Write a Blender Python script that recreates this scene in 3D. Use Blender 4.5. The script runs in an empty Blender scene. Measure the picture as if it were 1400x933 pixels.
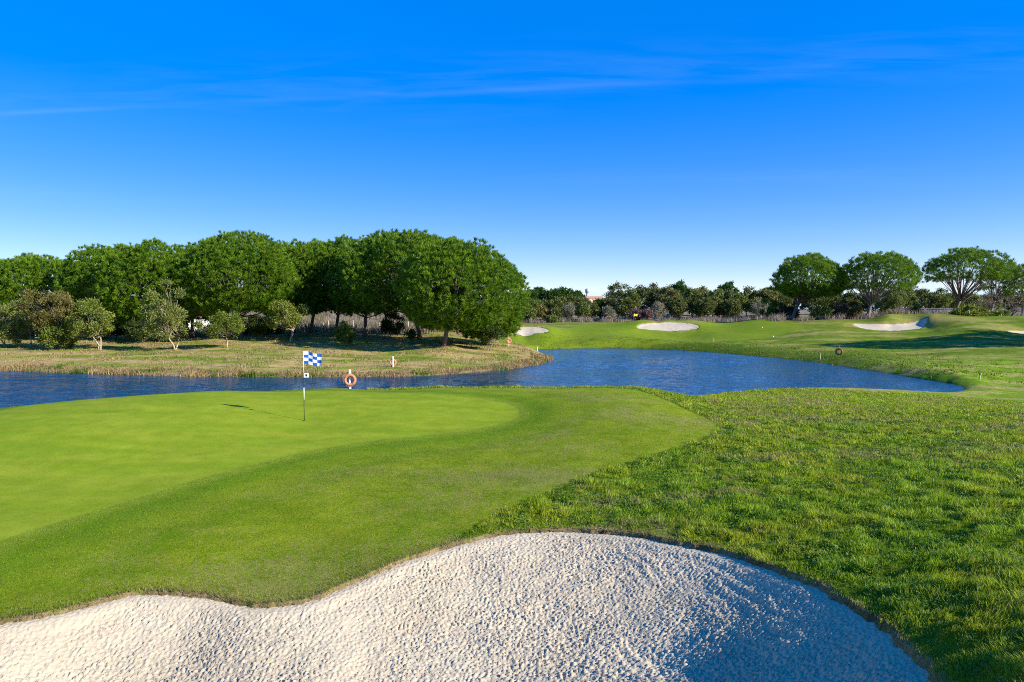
import bpy, math, random
import numpy as np
from mathutils import Vector

rng = np.random.default_rng(7)
scene = bpy.context.scene
COL = scene.collection
R = math.radians
# ---------------------------------------------------------------- site survey
F, HZ, CX, CY = 933.0, 430.0, 700.0, 466.5
TH = math.atan((CY - HZ) / F)
CT, ST = math.cos(TH), math.sin(TH)
WATER = -5.2
def ray(px, py):
    u = (px - CX) / F; v = -(py - CY) / F
    return u, CT + v * ST, -ST + v * CT
def P(px, py, z):
    a, b, c = ray(px, py); t = z / c
    return a * t, b * t, z
def at(px, d):
    u = (px - CX) / F
    return u * d, d
def zpix(py, d):
    a, b, c = ray(CX, py)
    return c / b * d
def sstep(a, b, x):
    t = np.clip((x - a) / (b - a), 0, 1); return t * t * (3 - 2 * t)
# ---------------------------------------------------------------- noise
_perm = np.random.default_rng(3).permutation(4096)
_grad = np.random.default_rng(4).uniform(0, 2 * np.pi, 4096)
_gx, _gy = np.cos(_grad), np.sin(_grad)
def noise2(x, y, seed=0):
    x = np.asarray(x, float) + seed * 37.17; y = np.asarray(y, float) + seed * 11.31
    xi = np.floor(x).astype(np.int64); yi = np.floor(y).astype(np.int64)
    xf = x - xi; yf = y - yi
    u = xf * xf * xf * (xf * (xf * 6 - 15) + 10); v = yf * yf * yf * (yf * (yf * 6 - 15) + 10)
    def g(ix, iy, dx, dy):
        h = _perm[(_perm[ix & 4095] + iy) & 4095]
        return _gx[h] * dx + _gy[h] * dy
    a = g(xi, yi, xf, yf); b = g(xi + 1, yi, xf - 1, yf)
    c = g(xi, yi + 1, xf, yf - 1); d = g(xi + 1, yi + 1, xf - 1, yf - 1)
    return ((a + (b - a) * u) + ((c + (d - c) * u) - (a + (b - a) * u)) * v) * 1.5
def fbm(x, y, n=4, seed=0):
    s = 0; a = 1; f = 1; t = 0
    for i in range(n):
        s = s + a * noise2(x * f, y * f, seed + i * 5); t += a; a *= .5; f *= 2.03
    return s / t
# ---------------------------------------------------------------- polygons
def smooth_poly(p, k=5):
    p = np.array(p, float); n = len(p); out = []
    for i in range(n):
        a, b, c, d = p[i - 1], p[i], p[(i + 1) % n], p[(i + 2) % n]
        for j in range(k):
            t = j / k
            out.append(.5 * ((2 * b) + (-a + c) * t + (2 * a - 5 * b + 4 * c - d) * t * t + (-a + 3 * b - 3 * c + d) * t ** 3))
    return np.array(out)
def sdist(poly, x, y, margin=12.0):
    """signed distance, negative inside; far points get +margin"""
    x = np.asarray(x, float); y = np.asarray(y, float)
    out = np.full(x.shape, margin)
    lo = poly.min(0) - margin; hi = poly.max(0) + margin
    idx = np.nonzero((x > lo[0]) & (x < hi[0]) & (y > lo[1]) & (y < hi[1]))[0]
    a = poly; b = np.roll(poly, -1, 0); e = b - a; L = (e * e).sum(1) + 1e-12
    for s in range(0, len(idx), 30000):
        ii = idx[s:s + 30000]; px = x[ii]; py = y[ii]
        best = np.full(len(ii), 1e18); ins = np.zeros(len(ii), bool)
        for k in range(len(a)):
            dx = px - a[k, 0]; dy = py - a[k, 1]
            t = np.clip((dx * e[k, 0] + dy * e[k, 1]) / L[k], 0, 1)
            qx = dx - t * e[k, 0]; qy = dy - t * e[k, 1]
            best = np.minimum(best, qx * qx + qy * qy)
            c = (a[k, 1] > py) != (b[k, 1] > py)
            if c.any():
                ins ^= c & (dx < e[k, 0] * dy / (e[k, 1] + (1e-12 if e[k, 1] == 0 else 0)))
        d = np.minimum(np.sqrt(best), margin)
        out[ii] = np.where(ins, -d, d)
    return out
def poly_px(pts, z):
    return [P(a, b, z)[:2] for a, b in pts]

lake_px = [(0, 508), (100, 511), (200, 514), (300, 516), (400, 516.5), (500, 516), (560, 515), (620, 512), (690, 506), (735, 500),
           (757, 492), (754, 487), (740, 481.5), (735, 478.5), (760, 477.5), (830, 476.5), (900, 478), (960, 481), (1040, 488), (1110, 495), (1180, 506),
           (1250, 517), (1300, 526), (1318, 532), (1300, 537), (1270, 541), (1200, 539), (1100, 537), (1000, 541), (900, 548), (700, 550), (478, 550),
           (300, 556), (120, 572), (0, 588)]
LAKE = smooth_poly([(-85, 62), (-62, 62)] + poly_px(lake_px, WATER) + [(-40, 31), (-65, 36), (-90, 44)], 5)
bk_px = [(1285, 933, -2.5), (1230, 875, -2.6), (1180, 835, -2.7), (1140, 812, -2.78), (1100, 790, -2.85), (1000, 757, -3.0), (900, 735, -3.1), (850, 728, -3.15), (790, 724, -3.2),
         (735, 724, -3.21), (690, 727, -3.22), (640, 738, -3.24), (560, 762, -3.27), (520, 778, -3.3), (480, 795, -3.35), (430, 815, -3.38), (400, 822, -3.4), (365, 826, -3.4), (330, 824, -3.4), (285, 813, -3.37),
         (235, 809, -3.33), (190, 809, -3.32), (140, 819, -3.32), (80, 834, -3.32), (0, 848, -3.32), (-150, 882, -3.3)]
_bk = [P(*q) for q in bk_px]
BUNK = smooth_poly([q[:2] for q in _bk] + [(-9.5, 6.4), (-9.2, 5.0), (-5, 3.6), (-1.5, 2.9), (1.4, 2.9), (2.5, 3.6)], 6)
_n = np.stack([fbm(BUNK[:, 0] * 1.6, BUNK[:, 1] * 1.6, 3, 5), fbm(BUNK[:, 0] * 1.6, BUNK[:, 1] * 1.6, 3, 9)], 1)
BUNK = BUNK + _n * .05
green_px = [(-150, 790), (0, 733), (130, 690), (300, 640), (450, 606), (600, 590), (680, 579), (709, 568), (690, 557), (620, 549), (500, 544), (350, 543), (200, 548), (60, 562), (-100, 590), (-300, 660), (-300, 760)]
GREEN = smooth_poly(poly_px(green_px, -3.28), 5)
apron_px = [(980, 582), (940, 564), (900, 550), (860, 541), (800, 536.5), (700, 534), (500, 534), (300, 537), (150, 545), (0, 560), (-200, 600), (-700, 700), (-700, 900), (-150, 895),
            (0, 860), (200, 826), (330, 838), (400, 836), (480, 806), (560, 770), (640, 728), (690, 700), (740, 680), (800, 655), (900, 626), (965, 603)]
APRON = smooth_poly(poly_px(apron_px, -3.26), 4)
def ell(px0, px1, pyb, pyt, zb, zt, n=28, bend=0.0):
    out = []
    for i in range(n):
        a = 2 * math.pi * i / n
        px = (px0 + px1) / 2 + (px1 - px0) / 2 * math.cos(a)
        s = math.sin(a)
        f = (s + 1) / 2
        py = pyb + (pyt - pyb) * f + bend * (math.cos(a) ** 2)
        out.append(P(px, py, zb + (zt - zb) * f)[:2])
    return np.array(out)
FARB = [ell(870, 956, 452.5, 441, -3.2, -1.65), ell(672, 750, 457, 446.5, -3.25, -2.1), ell(1166, 1268, 452, 444.5, -2.75, -1.95, bend=-.8), ell(1378, 1440, 455, 452.5, -2.75, -2.55)]
FGREEN = smooth_poly(poly_px([(690, 463), (760, 461), (850, 460.5), (960, 460), (1050, 458), (1100, 455), (1040, 451), (980, 450.5), (930, 454), (860, 451), (800, 451.5), (755, 456), (690, 458.5)], -3.35), 4)
GREEN_Z = -3.28
# ---------------------------------------------------------------- terrain spline
cp = [(1400, 933, -2.2), (1400, 800, -2.35), (1400, 700, -2.6), (1400, 600, -3.05), (1400, 560, -3.75), (1300, 700, -2.72), (1200, 750, -2.75), (1200, 650, -2.95),
      (1100, 600, -3.2), (1250, 560, -3.8), (1100, 560, -3.75), (1000, 680, -3.02), (1000, 560, -3.6), (1000, 546, -4.0), (1100, 548, -4.15), (1230, 548, -4.5), (1340, 527, -4.95), (1400, 515, -4.9), (1500, 510, -4.7),
      (300, 740, -3.33), (0, 735, -3.35), (500, 690, -3.32), (700, 650, -3.26), (900, 620, -3.17), (980, 582, -3.22), (416, 575, -3.27), (200, 620, -3.32), (0, 650, -3.38), (600, 570, -3.26), (700, 568, -3.26),
      (-200, 600, -3.35), (0, 559, -3.3), (100, 549, -3.28), (200, 541, -3.25), (300, 535, -3.22), (450, 531.5, -3.22), (600, 530.5, -3.25), (700, 530.5, -3.28), (800, 532, -3.36), (880, 534, -3.48),
      (0, 500, -4.9), (0, 488, -4.4), (0, 478, -4.0), (200, 506, -4.95), (200, 490, -4.4), (200, 478, -4.05), (400, 507, -4.95), (400, 490, -4.4), (400, 470, -3.7), (537, 502, -4.93), (540, 485, -4.4),
      (607, 472, -3.65), (500, 460, -3.2), (424, 455, -2.95), (300, 462, -3.3), (100, 462, -3.3), (680, 470, -3.95), (720, 480, -4.6), (690, 497, -4.95), (640, 490, -4.65), (700, 471, -4.1), (715, 461, -3.7),
      (300, 446, -2.8), (500, 446, -2.8), (100, 446, -2.8), (600, 449, -2.9), (-200, 470, -3.6), (-200, 450, -3.0),
      (760, 467, -4.3), (830, 463.5, -3.9), (900, 465, -4.0), (960, 469, -4.25), (1040, 474, -4.4), (1110, 480, -4.55), (1180, 491, -4.5), (1250, 500, -4.5), (1312, 512, -4.6),
      (868, 452, -3.25), (800, 458, -3.55), (1000, 457, -3.5), (1057, 461, -3.72), (1150, 470, -4.05), (1300, 475, -4.0), (1400, 475, -3.9), (1400, 495, -4.4), (1250, 485, -4.45),
      (1105, 462, -3.6), (1250, 462, -3.5), (1400, 462, -3.3),
      (872, 447, -2.6), (912, 452.5, -3.2), (912, 441, -1.65), (912, 437, -1.08), (955, 446, -2.4), (850, 441.5, -2.05), (985, 443.5, -2.1), (1040, 436.5, -1.05), (1080, 440, -1.5),
      (711, 457, -3.25), (711, 446.5, -2.1), (711, 444, -1.85), (760, 448, -2.5), (780, 441, -1.95), (660, 445, -2.0),
      (1215, 452, -2.75), (1215, 444.5, -1.95), (1215, 432.5, -.35), (1270, 436, -.8), (1150, 438, -1.15), (1166, 448, -2.3), (1268, 445, -1.9), (1320, 442, -1.45), (1400, 439, -1.1), (1400, 453, -2.6)]
for px0, px1, pyb, pyt, zb, zt in [(870, 956, 452.5, 441, -3.2, -1.65), (672, 750, 457, 446.5, -3.25, -2.1), (1166, 1268, 452, 444.5, -2.75, -1.95)]:
    cp = [q for q in cp if not (px0 - 2 <= q[0] <= px1 + 2 and pyt - .6 <= q[1] <= pyb + .6)]
    for k in range(12):
        a = 2 * math.pi * k / 12; f = (math.sin(a) + 1) / 2
        cp.append(((px0 + px1) / 2 + (px1 - px0) / 2 * math.cos(a), pyb + (pyt - pyb) * f, zb + (zt - zb) * f))
cp += [(885, 438.5, -1.3), (940, 438.5, -1.3), (680, 444, -1.9), (740, 444.5, -1.95)]
pts = [P(*q) for q in cp] + [tuple(q) for q in _bk]
for px in (0, 150, 300, 450, 600, 700, 800, 880):          # the back of the green falls to the shore
    py = np.interp(px, [0, 100, 200, 300, 450, 700, 880], [559, 549, 541, 535, 531.5, 530.5, 534])
    x, y, z = P(px, float(py), -3.25); u = np.hypot(x, y)
    pts.append((x * (u + 5) / u, y * (u + 5) / u, -4.15)); pts.append((x * (u + 9.5) / u, y * (u + 9.5) / u, -5.0))
for x, y, z in [(0, 0, -1.75), (0, -8, -1.6), (3, 1, -1.8), (-4, 1.5, -2.2), (8, 1, -1.9), (9, 5, -2.1), (-12, 3, -3.0), (0, 2.4, -2.3), (20, -10, -1.5), (-25, -5, -2.5), (-60, 10, -3), (60, 10, -2.5), (0, -60, -2),
                (60, -60, -2), (-60, -60, -2), (75, 40, -3.5), (50, 40, -4.3), (-110, 60, -3.6), (-110, 110, -3), (95, 80, -2.6), (110, 120, -1), (300, 0, -2), (-300, 0, -2.5), (0, -300, -2)]:
    pts.append((x, y, z))
for px, d, z in [(735, 200, -2.1), (800, 200, -2.1), (900, 196, -2.2), (1000, 196, -2.1), (1083, 152, -1.35), (1190, 147, -1.1), (1305, 150, -.75), (1370, 150, -.6), (1250, 170, -.9), (1350, 200, -.3), (1400, 260, 2.6), (1300, 260, 1.2), (1500, 150, 0),
                 (1200, 235, 1.0), (1100, 235, .8), (900, 250, 1.3), (720, 250, .8), (1040, 250, 1.5), (720, 440, 1.2), (900, 440, 1.4), (400, 440, 3.2), (1200, 440, 2.5), (560, 165, -2.3), (300, 165, -2.4), (50, 165, -2.4), (-200, 165, -2.4), (590, 205, .4), (400, 205, .6), (200, 205, .6), (-100, 205, .6), (580, 245, 3.2), (400, 245, 3.4), (100, 245, 3.4), (-200, 245, 3.0), (640, 190, -2.1), (900, 145.5, -1.5), (912, 152, -2.0), (711, 128, -2.0), (711, 140, -2.2)]:
    x, y = at(px, d); pts.append((x, y, z))
pts = np.array(pts, float)
def warp(x, y):
    r = np.hypot(x, y) + 1e-9; k = np.log1p(r / 3.0) / r
    return x * k, y * k
class TPS:
    def __init__(s, p, lam=1e-4):
        s.u, s.v = warp(p[:, 0], p[:, 1]); n = len(p)
        K = s.k(np.hypot(s.u[:, None] - s.u, s.v[:, None] - s.v)) + lam * np.eye(n)
        A = np.zeros((n + 3, n + 3)); A[:n, :n] = K; A[:n, n] = 1; A[:n, n + 1] = s.u; A[:n, n + 2] = s.v; A[n:, :n] = A[:n, n:].T
        s.w = np.linalg.solve(A, np.r_[p[:, 2], 0, 0, 0])
    def k(s, r): return r * r * np.log(r + 1e-9)
    def __call__(s, x, y):
        x = np.asarray(x, float).ravel(); y = np.asarray(y, float).ravel(); o = np.empty(len(x)); n = len(s.u)
        for i in range(0, len(x), 20000):
            u, v = warp(x[i:i + 20000], y[i:i + 20000])
            o[i:i + 20000] = s.k(np.hypot(u[:, None] - s.u, v[:, None] - s.v)) @ s.w[:n] + s.w[n] + s.w[n + 1] * u + s.w[n + 2] * v
        return o
tps = TPS(pts)
def base_h(x, y):
    z = tps(x, y); r = np.hypot(x, y)
    t = sstep(480, 720, r)
    return np.clip(z, -6, 5) * (1 - t) + (-2.3) * t
# sand of the near bunker
sp = [(x, y, z - .03) for x, y, z in _bk] + [P(500, 930, -3.78), P(700, 800, -3.47), P(700, 900, -3.72), P(250, 880, -3.66), P(850, 800, -3.38), P(900, 900, -3.55), P(1000, 850, -3.24), P(1000, 925, -3.30), P(900, 928, -3.52), P(1090, 900, -3.0), P(1090, 928, -3.06), P(1170, 925, -2.80), P(100, 920, -3.72), P(560, 830, -3.55),
      (-9.5, 6.4, -3.4), (-9.2, 5, -3.4), (-5, 3.6, -3.2), (-1.5, 2.9, -2.9), (1.4, 2.9, -2.75), (2.5, 3.6, -2.6), (-2, 5, -3.75), (-6, 5.5, -3.7), (1, 5, -3.6)]
tps_s = TPS(np.array(sp, float), 1e-3)
ALLB = [BUNK] + FARB
def heights(x, y, full=False):
    x = np.asarray(x, float).ravel(); y = np.asarray(y, float).ravel()
    z = base_h(x, y)
    sl = sdist(LAKE, x, y, 14.)
    ang = x / np.maximum(y, 1)
    w = np.where(y < 0, 2, np.interp(ang, [-.75, 0.02, .06, .15, .3, .5, .66], [1.3, 1.6, 2.5, 5, 5, 3, 1.8]))
    w = np.where((y < 52), np.minimum(w, 2.2), w)
    land = np.maximum(z, WATER + .12)
    t = np.clip(sl / w, 0, 1); t = np.where(t < 1, 1 - (1 - t) ** 1.7, 1)
    zz = (WATER - .05) + (land - WATER + .05) * t
    z = np.where(sl > 0, np.where(sl < w, zz, np.maximum(z, WATER + .1)), np.maximum(WATER - .05 + sl * .5, WATER - 1.2))
    sb = [sdist(b, x, y, 3.) for b in ALLB]
    d = sb[0]
    edge = fbm(x * 6, y * 6, 3, 3) * .05
    m = d + edge < 0.0
    zs = np.minimum(tps_s(x[m], y[m]), z[m]); z2 = z.copy()
    z2[m] = np.minimum(z[m], np.where((d + edge)[m] < -.05, zs - .3, z[m] - .02 + (d + edge)[m] * 3))
    z = z2
    for b in sb[1:]:
        z = z - .9 * sstep(0, -.45, b)
    if full: return z, sl, sb
    return z
def H1(x, y): return float(heights([x], [y])[0])

# ---------------------------------------------------------------- mesh helpers
def mesh_obj(name, v, f, mats, parent=None, attrs=None, smooth=False, mat_idx=None, loc=None):
    v = np.asarray(v, np.float32); f = np.asarray(f, np.int32); k = f.shape[1]
    me = bpy.data.meshes.new(name)
    me.vertices.add(len(v)); me.vertices.foreach_set('co', v.ravel())
    me.loops.add(f.size); me.loops.foreach_set('vertex_index', f.ravel())
    me.polygons.add(len(f)); me.polygons.foreach_set('loop_start', np.arange(0, f.size, k, dtype=np.int32))
    me.polygons.foreach_set('loop_total', np.full(len(f), k, np.int32))
    if not isinstance(mats, (list, tuple)): mats = [mats]
    for m in mats: me.materials.append(m)
    if mat_idx is not None: me.polygons.foreach_set('material_index', np.asarray(mat_idx, np.int32))
    me.polygons.foreach_set('use_smooth', np.full(len(f), smooth, bool))
    for an, av in (attrs or {}).items():
        av = np.asarray(av, np.float32)
        if av.ndim == 2:
            a = me.attributes.new(an, 'FLOAT_COLOR', 'POINT'); c = np.ones((len(v), 4), np.float32); c[:, :3] = av; a.data.foreach_set('color', c.ravel())
        else:
            a = me.attributes.new(an, 'FLOAT', 'POINT'); a.data.foreach_set('value', av)
    me.update(calc_edges=True); me.validate()
    o = bpy.data.objects.new(name, me); COL.objects.link(o)
    if parent: o.parent = parent
    if loc is not None: o.location = loc
    return o
class MB:
    """collects quads as arrays"""
    def __init__(s): s.v = []; s.f = []; s.mi = []; s.n = 0
    def add(s, v, f, mi=0):
        v = np.asarray(v, float); f = np.asarray(f, int)
        s.v.append(v); s.f.append(f + s.n); s.mi += [mi] * len(f); s.n += len(v)
    def tube(s, path, rad, n=7, cap=True, mi=0):
        path = np.asarray(path, float); rad = np.broadcast_to(np.asarray(rad, float), (len(path),))
        vs = []; m = len(path); prev = None
        for i in range(m):
            t = path[min(i + 1, m - 1)] - path[max(i - 1, 0)]; t /= np.linalg.norm(t) + 1e-9
            if prev is None:
                a = np.array([1., 0, 0]) if abs(t[0]) < .8 else np.array([0, 1., 0])
            else: a = prev
            a = a - t * (a @ t); a /= np.linalg.norm(a) + 1e-9; prev = a; b = np.cross(t, a)
            ang = np.arange(n) * 2 * np.pi / n
            vs.append(path[i] + rad[i] * (np.cos(ang)[:, None] * a + np.sin(ang)[:, None] * b))
        vs = np.concatenate(vs); fs = []
        for i in range(m - 1):
            for j in range(n):
                fs.append((i * n + j, i * n + (j + 1) % n, (i + 1) * n + (j + 1) % n, (i + 1) * n + j))
        if cap:
            c0 = len(vs); vs = np.concatenate([vs, path[:1], path[-1:]])
            for j in range(0, n):
                fs.append((c0, (j + 1) % n, j, j)); k = (m - 1) * n; fs.append((c0 + 1, k + j, k + (j + 1) % n, k + (j + 1) % n))
        s.add(vs, fs, mi)
    def box(s, c, h, mi=0, rz=0):
        c = np.asarray(c, float); h = np.asarray(h, float)
        v = np.array([[x, y, z] for x in (-1, 1) for y in (-1, 1) for z in (-1, 1)], float) * h
        cz, sz = math.cos(rz), math.sin(rz)
        v = np.stack([v[:, 0] * cz - v[:, 1] * sz, v[:, 0] * sz + v[:, 1] * cz, v[:, 2]], 1) + c
        s.add(v, [(0, 1, 3, 2), (4, 6, 7, 5), (0, 4, 5, 1), (2, 3, 7, 6), (0, 2, 6, 4), (1, 5, 7, 3)], mi)
    def build(s, name, mats, parent=None, smooth=False):
        v = np.concatenate(s.v); f = np.concatenate(s.f)
        me = bpy.data.meshes.new(name)
        me.from_pydata(v.tolist(), [], [tuple(dict.fromkeys(q)) for q in f.tolist()])
        if not isinstance(mats, (list, tuple)): mats = [mats]
        for m in mats: me.materials.append(m)
        me.polygons.foreach_set('material_index', np.array(s.mi, np.int32)); me.polygons.foreach_set('use_smooth', np.full(len(f), smooth, bool)); me.update()
        o = bpy.data.objects.new(name, me); COL.objects.link(o)
        if parent: o.parent = parent
        return o
def tag(o, label, cat=None, group=None, kind=None):
    o['label'] = label
    if cat: o['category'] = cat
    if group: o['group'] = group
    if kind: o['kind'] = kind
    return o
def thing(name, loc, label, cat, group=None, rz=0):
    o = bpy.data.objects.new(name, None); COL.objects.link(o); o.location = loc; o.rotation_euler = (0, 0, rz); o.empty_display_size = .3
    return tag(o, label, cat, group)

# ---------------------------------------------------------------- materials
def new_mat(name):
    m = bpy.data.materials.new(name); m.use_nodes = True; nt = m.node_tree
    return m, nt, nt.nodes, nt.links, nt.nodes['Principled BSDF']
def simple(name, col, rough=.7, var=.15, scale=8, bump=0.0, spec=.3, metallic=0):
    m, nt, N, L, B = new_mat(name)
    B.inputs['Roughness'].default_value = rough; B.inputs['Specular IOR Level'].default_value = spec; B.inputs['Metallic'].default_value = metallic
    tc = N.new('ShaderNodeTexCoord'); n = N.new('ShaderNodeTexNoise'); n.inputs['Scale'].default_value = scale; n.inputs['Detail'].default_value = 5
    L.new(tc.outputs['Object'], n.inputs['Vector'])
    mx = N.new('ShaderNodeMix'); mx.data_type = 'RGBA'
    c = np.array(col, float)
    mx.inputs['A'].default_value = (*np.clip(c * (1 - var), 0, 1), 1); mx.inputs['B'].default_value = (*np.clip(c * (1 + var), 0, 1), 1)
    L.new(n.outputs['Fac'], mx.inputs['Factor']); L.new(mx.outputs['Result'], B.inputs['Base Color'])
    if bump:
        b = N.new('ShaderNodeBump'); b.inputs['Strength'].default_value = bump; L.new(n.outputs['Fac'], b.inputs['Height']); L.new(b.outputs['Normal'], B.inputs['Normal'])
    return m
def leaf_mat(name, trans=.3, rough=.5, spec=.3):
    """colour of each leaf from the 'Col' attribute"""
    m, nt, N, L, B = new_mat(name)
    a = N.new('ShaderNodeAttribute'); a.attribute_name = 'Col'
    B.inputs['Roughness'].default_value = rough; B.inputs['Specular IOR Level'].default_value = spec
    L.new(a.outputs['Color'], B.inputs['Base Color'])
    t = N.new('ShaderNodeBsdfTranslucent'); L.new(a.outputs['Color'], t.inputs['Color'])
    mx = N.new('ShaderNodeMixShader'); mx.inputs['Fac'].default_value = trans
    L.new(B.outputs['BSDF'], mx.inputs[1]); L.new(t.outputs['BSDF'], mx.inputs[2])
    L.new(mx.outputs['Shader'], N['Material Output'].inputs['Surface'])
    return m
M_leaf = leaf_mat('foliage', .38)
M_blade = leaf_mat('grass_blades', .42, .45, .18)
M_bark = simple('pine_bark', (.16, .11, .08), .9, .45, 6, .6)
M_pale = simple('pale_bark', (.42, .34, .22), .9, .3, 7, .5)
M_grey = simple('grey_bark', (.22, .18, .15), .9, .35, 7, .5)

# ground
M_ground, nt, N, L, B = new_mat('turf')
B.inputs['Roughness'].default_value = .9; B.inputs['Specular IOR Level'].default_value = .04
a = N.new('ShaderNodeAttribute'); a.attribute_name = 'Col'
ru = N.new('ShaderNodeAttribute'); ru.attribute_name = 'rough'
tc = N.new('ShaderNodeTexCoord')
n1 = N.new('ShaderNodeTexNoise'); n1.inputs['Scale'].default_value = 22; n1.inputs['Detail'].default_value = 6; n1.inputs['Roughness'].default_value = .75
n2 = N.new('ShaderNodeTexNoise'); n2.inputs['Scale'].default_value = 1.3; n2.inputs['Detail'].default_value = 7; n2.inputs['Roughness'].default_value = .7
n3 = N.new('ShaderNodeTexNoise'); n3.inputs['Scale'].default_value = 110; n3.inputs['Detail'].default_value = 3; n3.inputs['Roughness'].default_value = .8
for n in (n1, n2, n3): L.new(tc.outputs['Object'], n.inputs['Vector'])
def math_node(op, x, y, N=None, L=None):
    q = N.new('ShaderNodeMath'); q.operation = op
    for i, s in enumerate((x, y)):
        if isinstance(s, (int, float)): q.inputs[i].default_value = s
        else: L.new(s, q.inputs[i])
    return q.outputs[0]
mm = lambda op, x, y=0.0: math_node(op, x, y, N, L)
# brightness = 1 + amp * sum(noise - .5)
s = mm('ADD', mm('SUBTRACT', n1.outputs['Fac'], .5), mm('MULTIPLY', mm('SUBTRACT', n2.outputs['Fac'], .5), .7))
s = mm('ADD', s, mm('MULTIPLY', mm('SUBTRACT', n3.outputs['Fac'], .5), .9))
amp = mm('ADD', mm('MULTIPLY', ru.outputs['Fac'], 1.5), .9)
br = mm('ADD', mm('MULTIPLY', s, amp), 1.0)
br = mm('MAXIMUM', br, .25)
vm = N.new('ShaderNodeVectorMath'); vm.operation = 'SCALE'; L.new(a.outputs['Color'], vm.inputs[0]); L.new(br, vm.inputs['Scale'])
L.new(vm.outputs['Vector'], B.inputs['Base Color'])
bp = N.new('ShaderNodeBump'); bp.inputs['Distance'].default_value = .03
hsum = mm('ADD', mm('MULTIPLY', n1.outputs['Fac'], .8), mm('ADD', mm('MULTIPLY', n3.outputs['Fac'], .35), mm('MULTIPLY', n2.outputs['Fac'], 1.6)))
L.new(hsum, bp.inputs['Height']); L.new(mm('ADD', mm('MULTIPLY', ru.outputs['Fac'], .7), .18), bp.inputs['Strength'])
L.new(bp.outputs['Normal'], B.inputs['Normal'])

# sand
M_sand, nt, N, L, B = new_mat('bunker_sand')
B.inputs['Roughness'].default_value = .95; B.inputs['Specular IOR Level'].default_value = .1
tc = N.new('ShaderNodeTexCoord')
n1 = N.new('ShaderNodeTexNoise'); n1.inputs['Scale'].default_value = 60; n1.inputs['Detail'].default_value = 5; n1.inputs['Roughness'].default_value = .7
n2 = N.new('ShaderNodeTexNoise'); n2.inputs['Scale'].default_value = .8; n2.inputs['Detail'].default_value = 4
for n in (n1, n2): L.new(tc.outputs['Object'], n.inputs['Vector'])
rp = N.new('ShaderNodeValToRGB'); rp.color_ramp.elements[0].position = .3; rp.color_ramp.elements[1].position = .7
rp.color_ramp.elements[0].color = (.42, .35, .24, 1); rp.color_ramp.elements[1].color = (.545, .47, .335, 1)
L.new(mm('ADD', mm('MULTIPLY', n1.outputs['Fac'], .45), mm('MULTIPLY', n2.outputs['Fac'], .55)), rp.inputs['Fac'])
L.new(rp.outputs['Color'], B.inputs['Base Color'])
bp = N.new('ShaderNodeBump'); bp.inputs['Distance'].default_value = .012; bp.inputs['Strength'].default_value = .7
L.new(n1.outputs['Fac'], bp.inputs['Height']); L.new(bp.outputs['Normal'], B.inputs['Normal'])

# water
M_water, nt, N, L, B = new_mat('pond_water')
B.inputs['Base Color'].default_value = (.006, .045, .10, 1); B.inputs['Roughness'].default_value = .08; B.inputs['IOR'].default_value = 1.55
B.inputs['Specular IOR Level'].default_value = .5
tc = N.new('ShaderNodeTexCoord'); mp = N.new('ShaderNodeMapping'); mp.inputs['Rotation'].default_value = (0, 0, R(20)); mp.inputs['Scale'].default_value = (.7, 1.1, 1)
L.new(tc.outputs['Object'], mp.inputs['Vector'])
n1 = N.new('ShaderNodeTexNoise'); n1.inputs['Scale'].default_value = 3.5; n1.inputs['Detail'].default_value = 3; n1.inputs['Roughness'].default_value = .62; n1.inputs['Distortion'].default_value = .5
n2 = N.new('ShaderNodeTexNoise'); n2.inputs['Scale'].default_value = .09; n2.inputs['Detail'].default_value = 2
L.new(mp.outputs['Vector'], n1.inputs['Vector']); L.new(tc.outputs['Object'], n2.inputs['Vector'])
bp = N.new('ShaderNodeBump'); bp.inputs['Distance'].default_value = .08
L.new(n1.outputs['Fac'], bp.inputs['Height'])
L.new(mm('ADD', mm('MULTIPLY', n2.outputs['Fac'], .8), .55), bp.inputs['Strength'])
L.new(bp.outputs['Normal'], B.inputs['Normal'])

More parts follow.
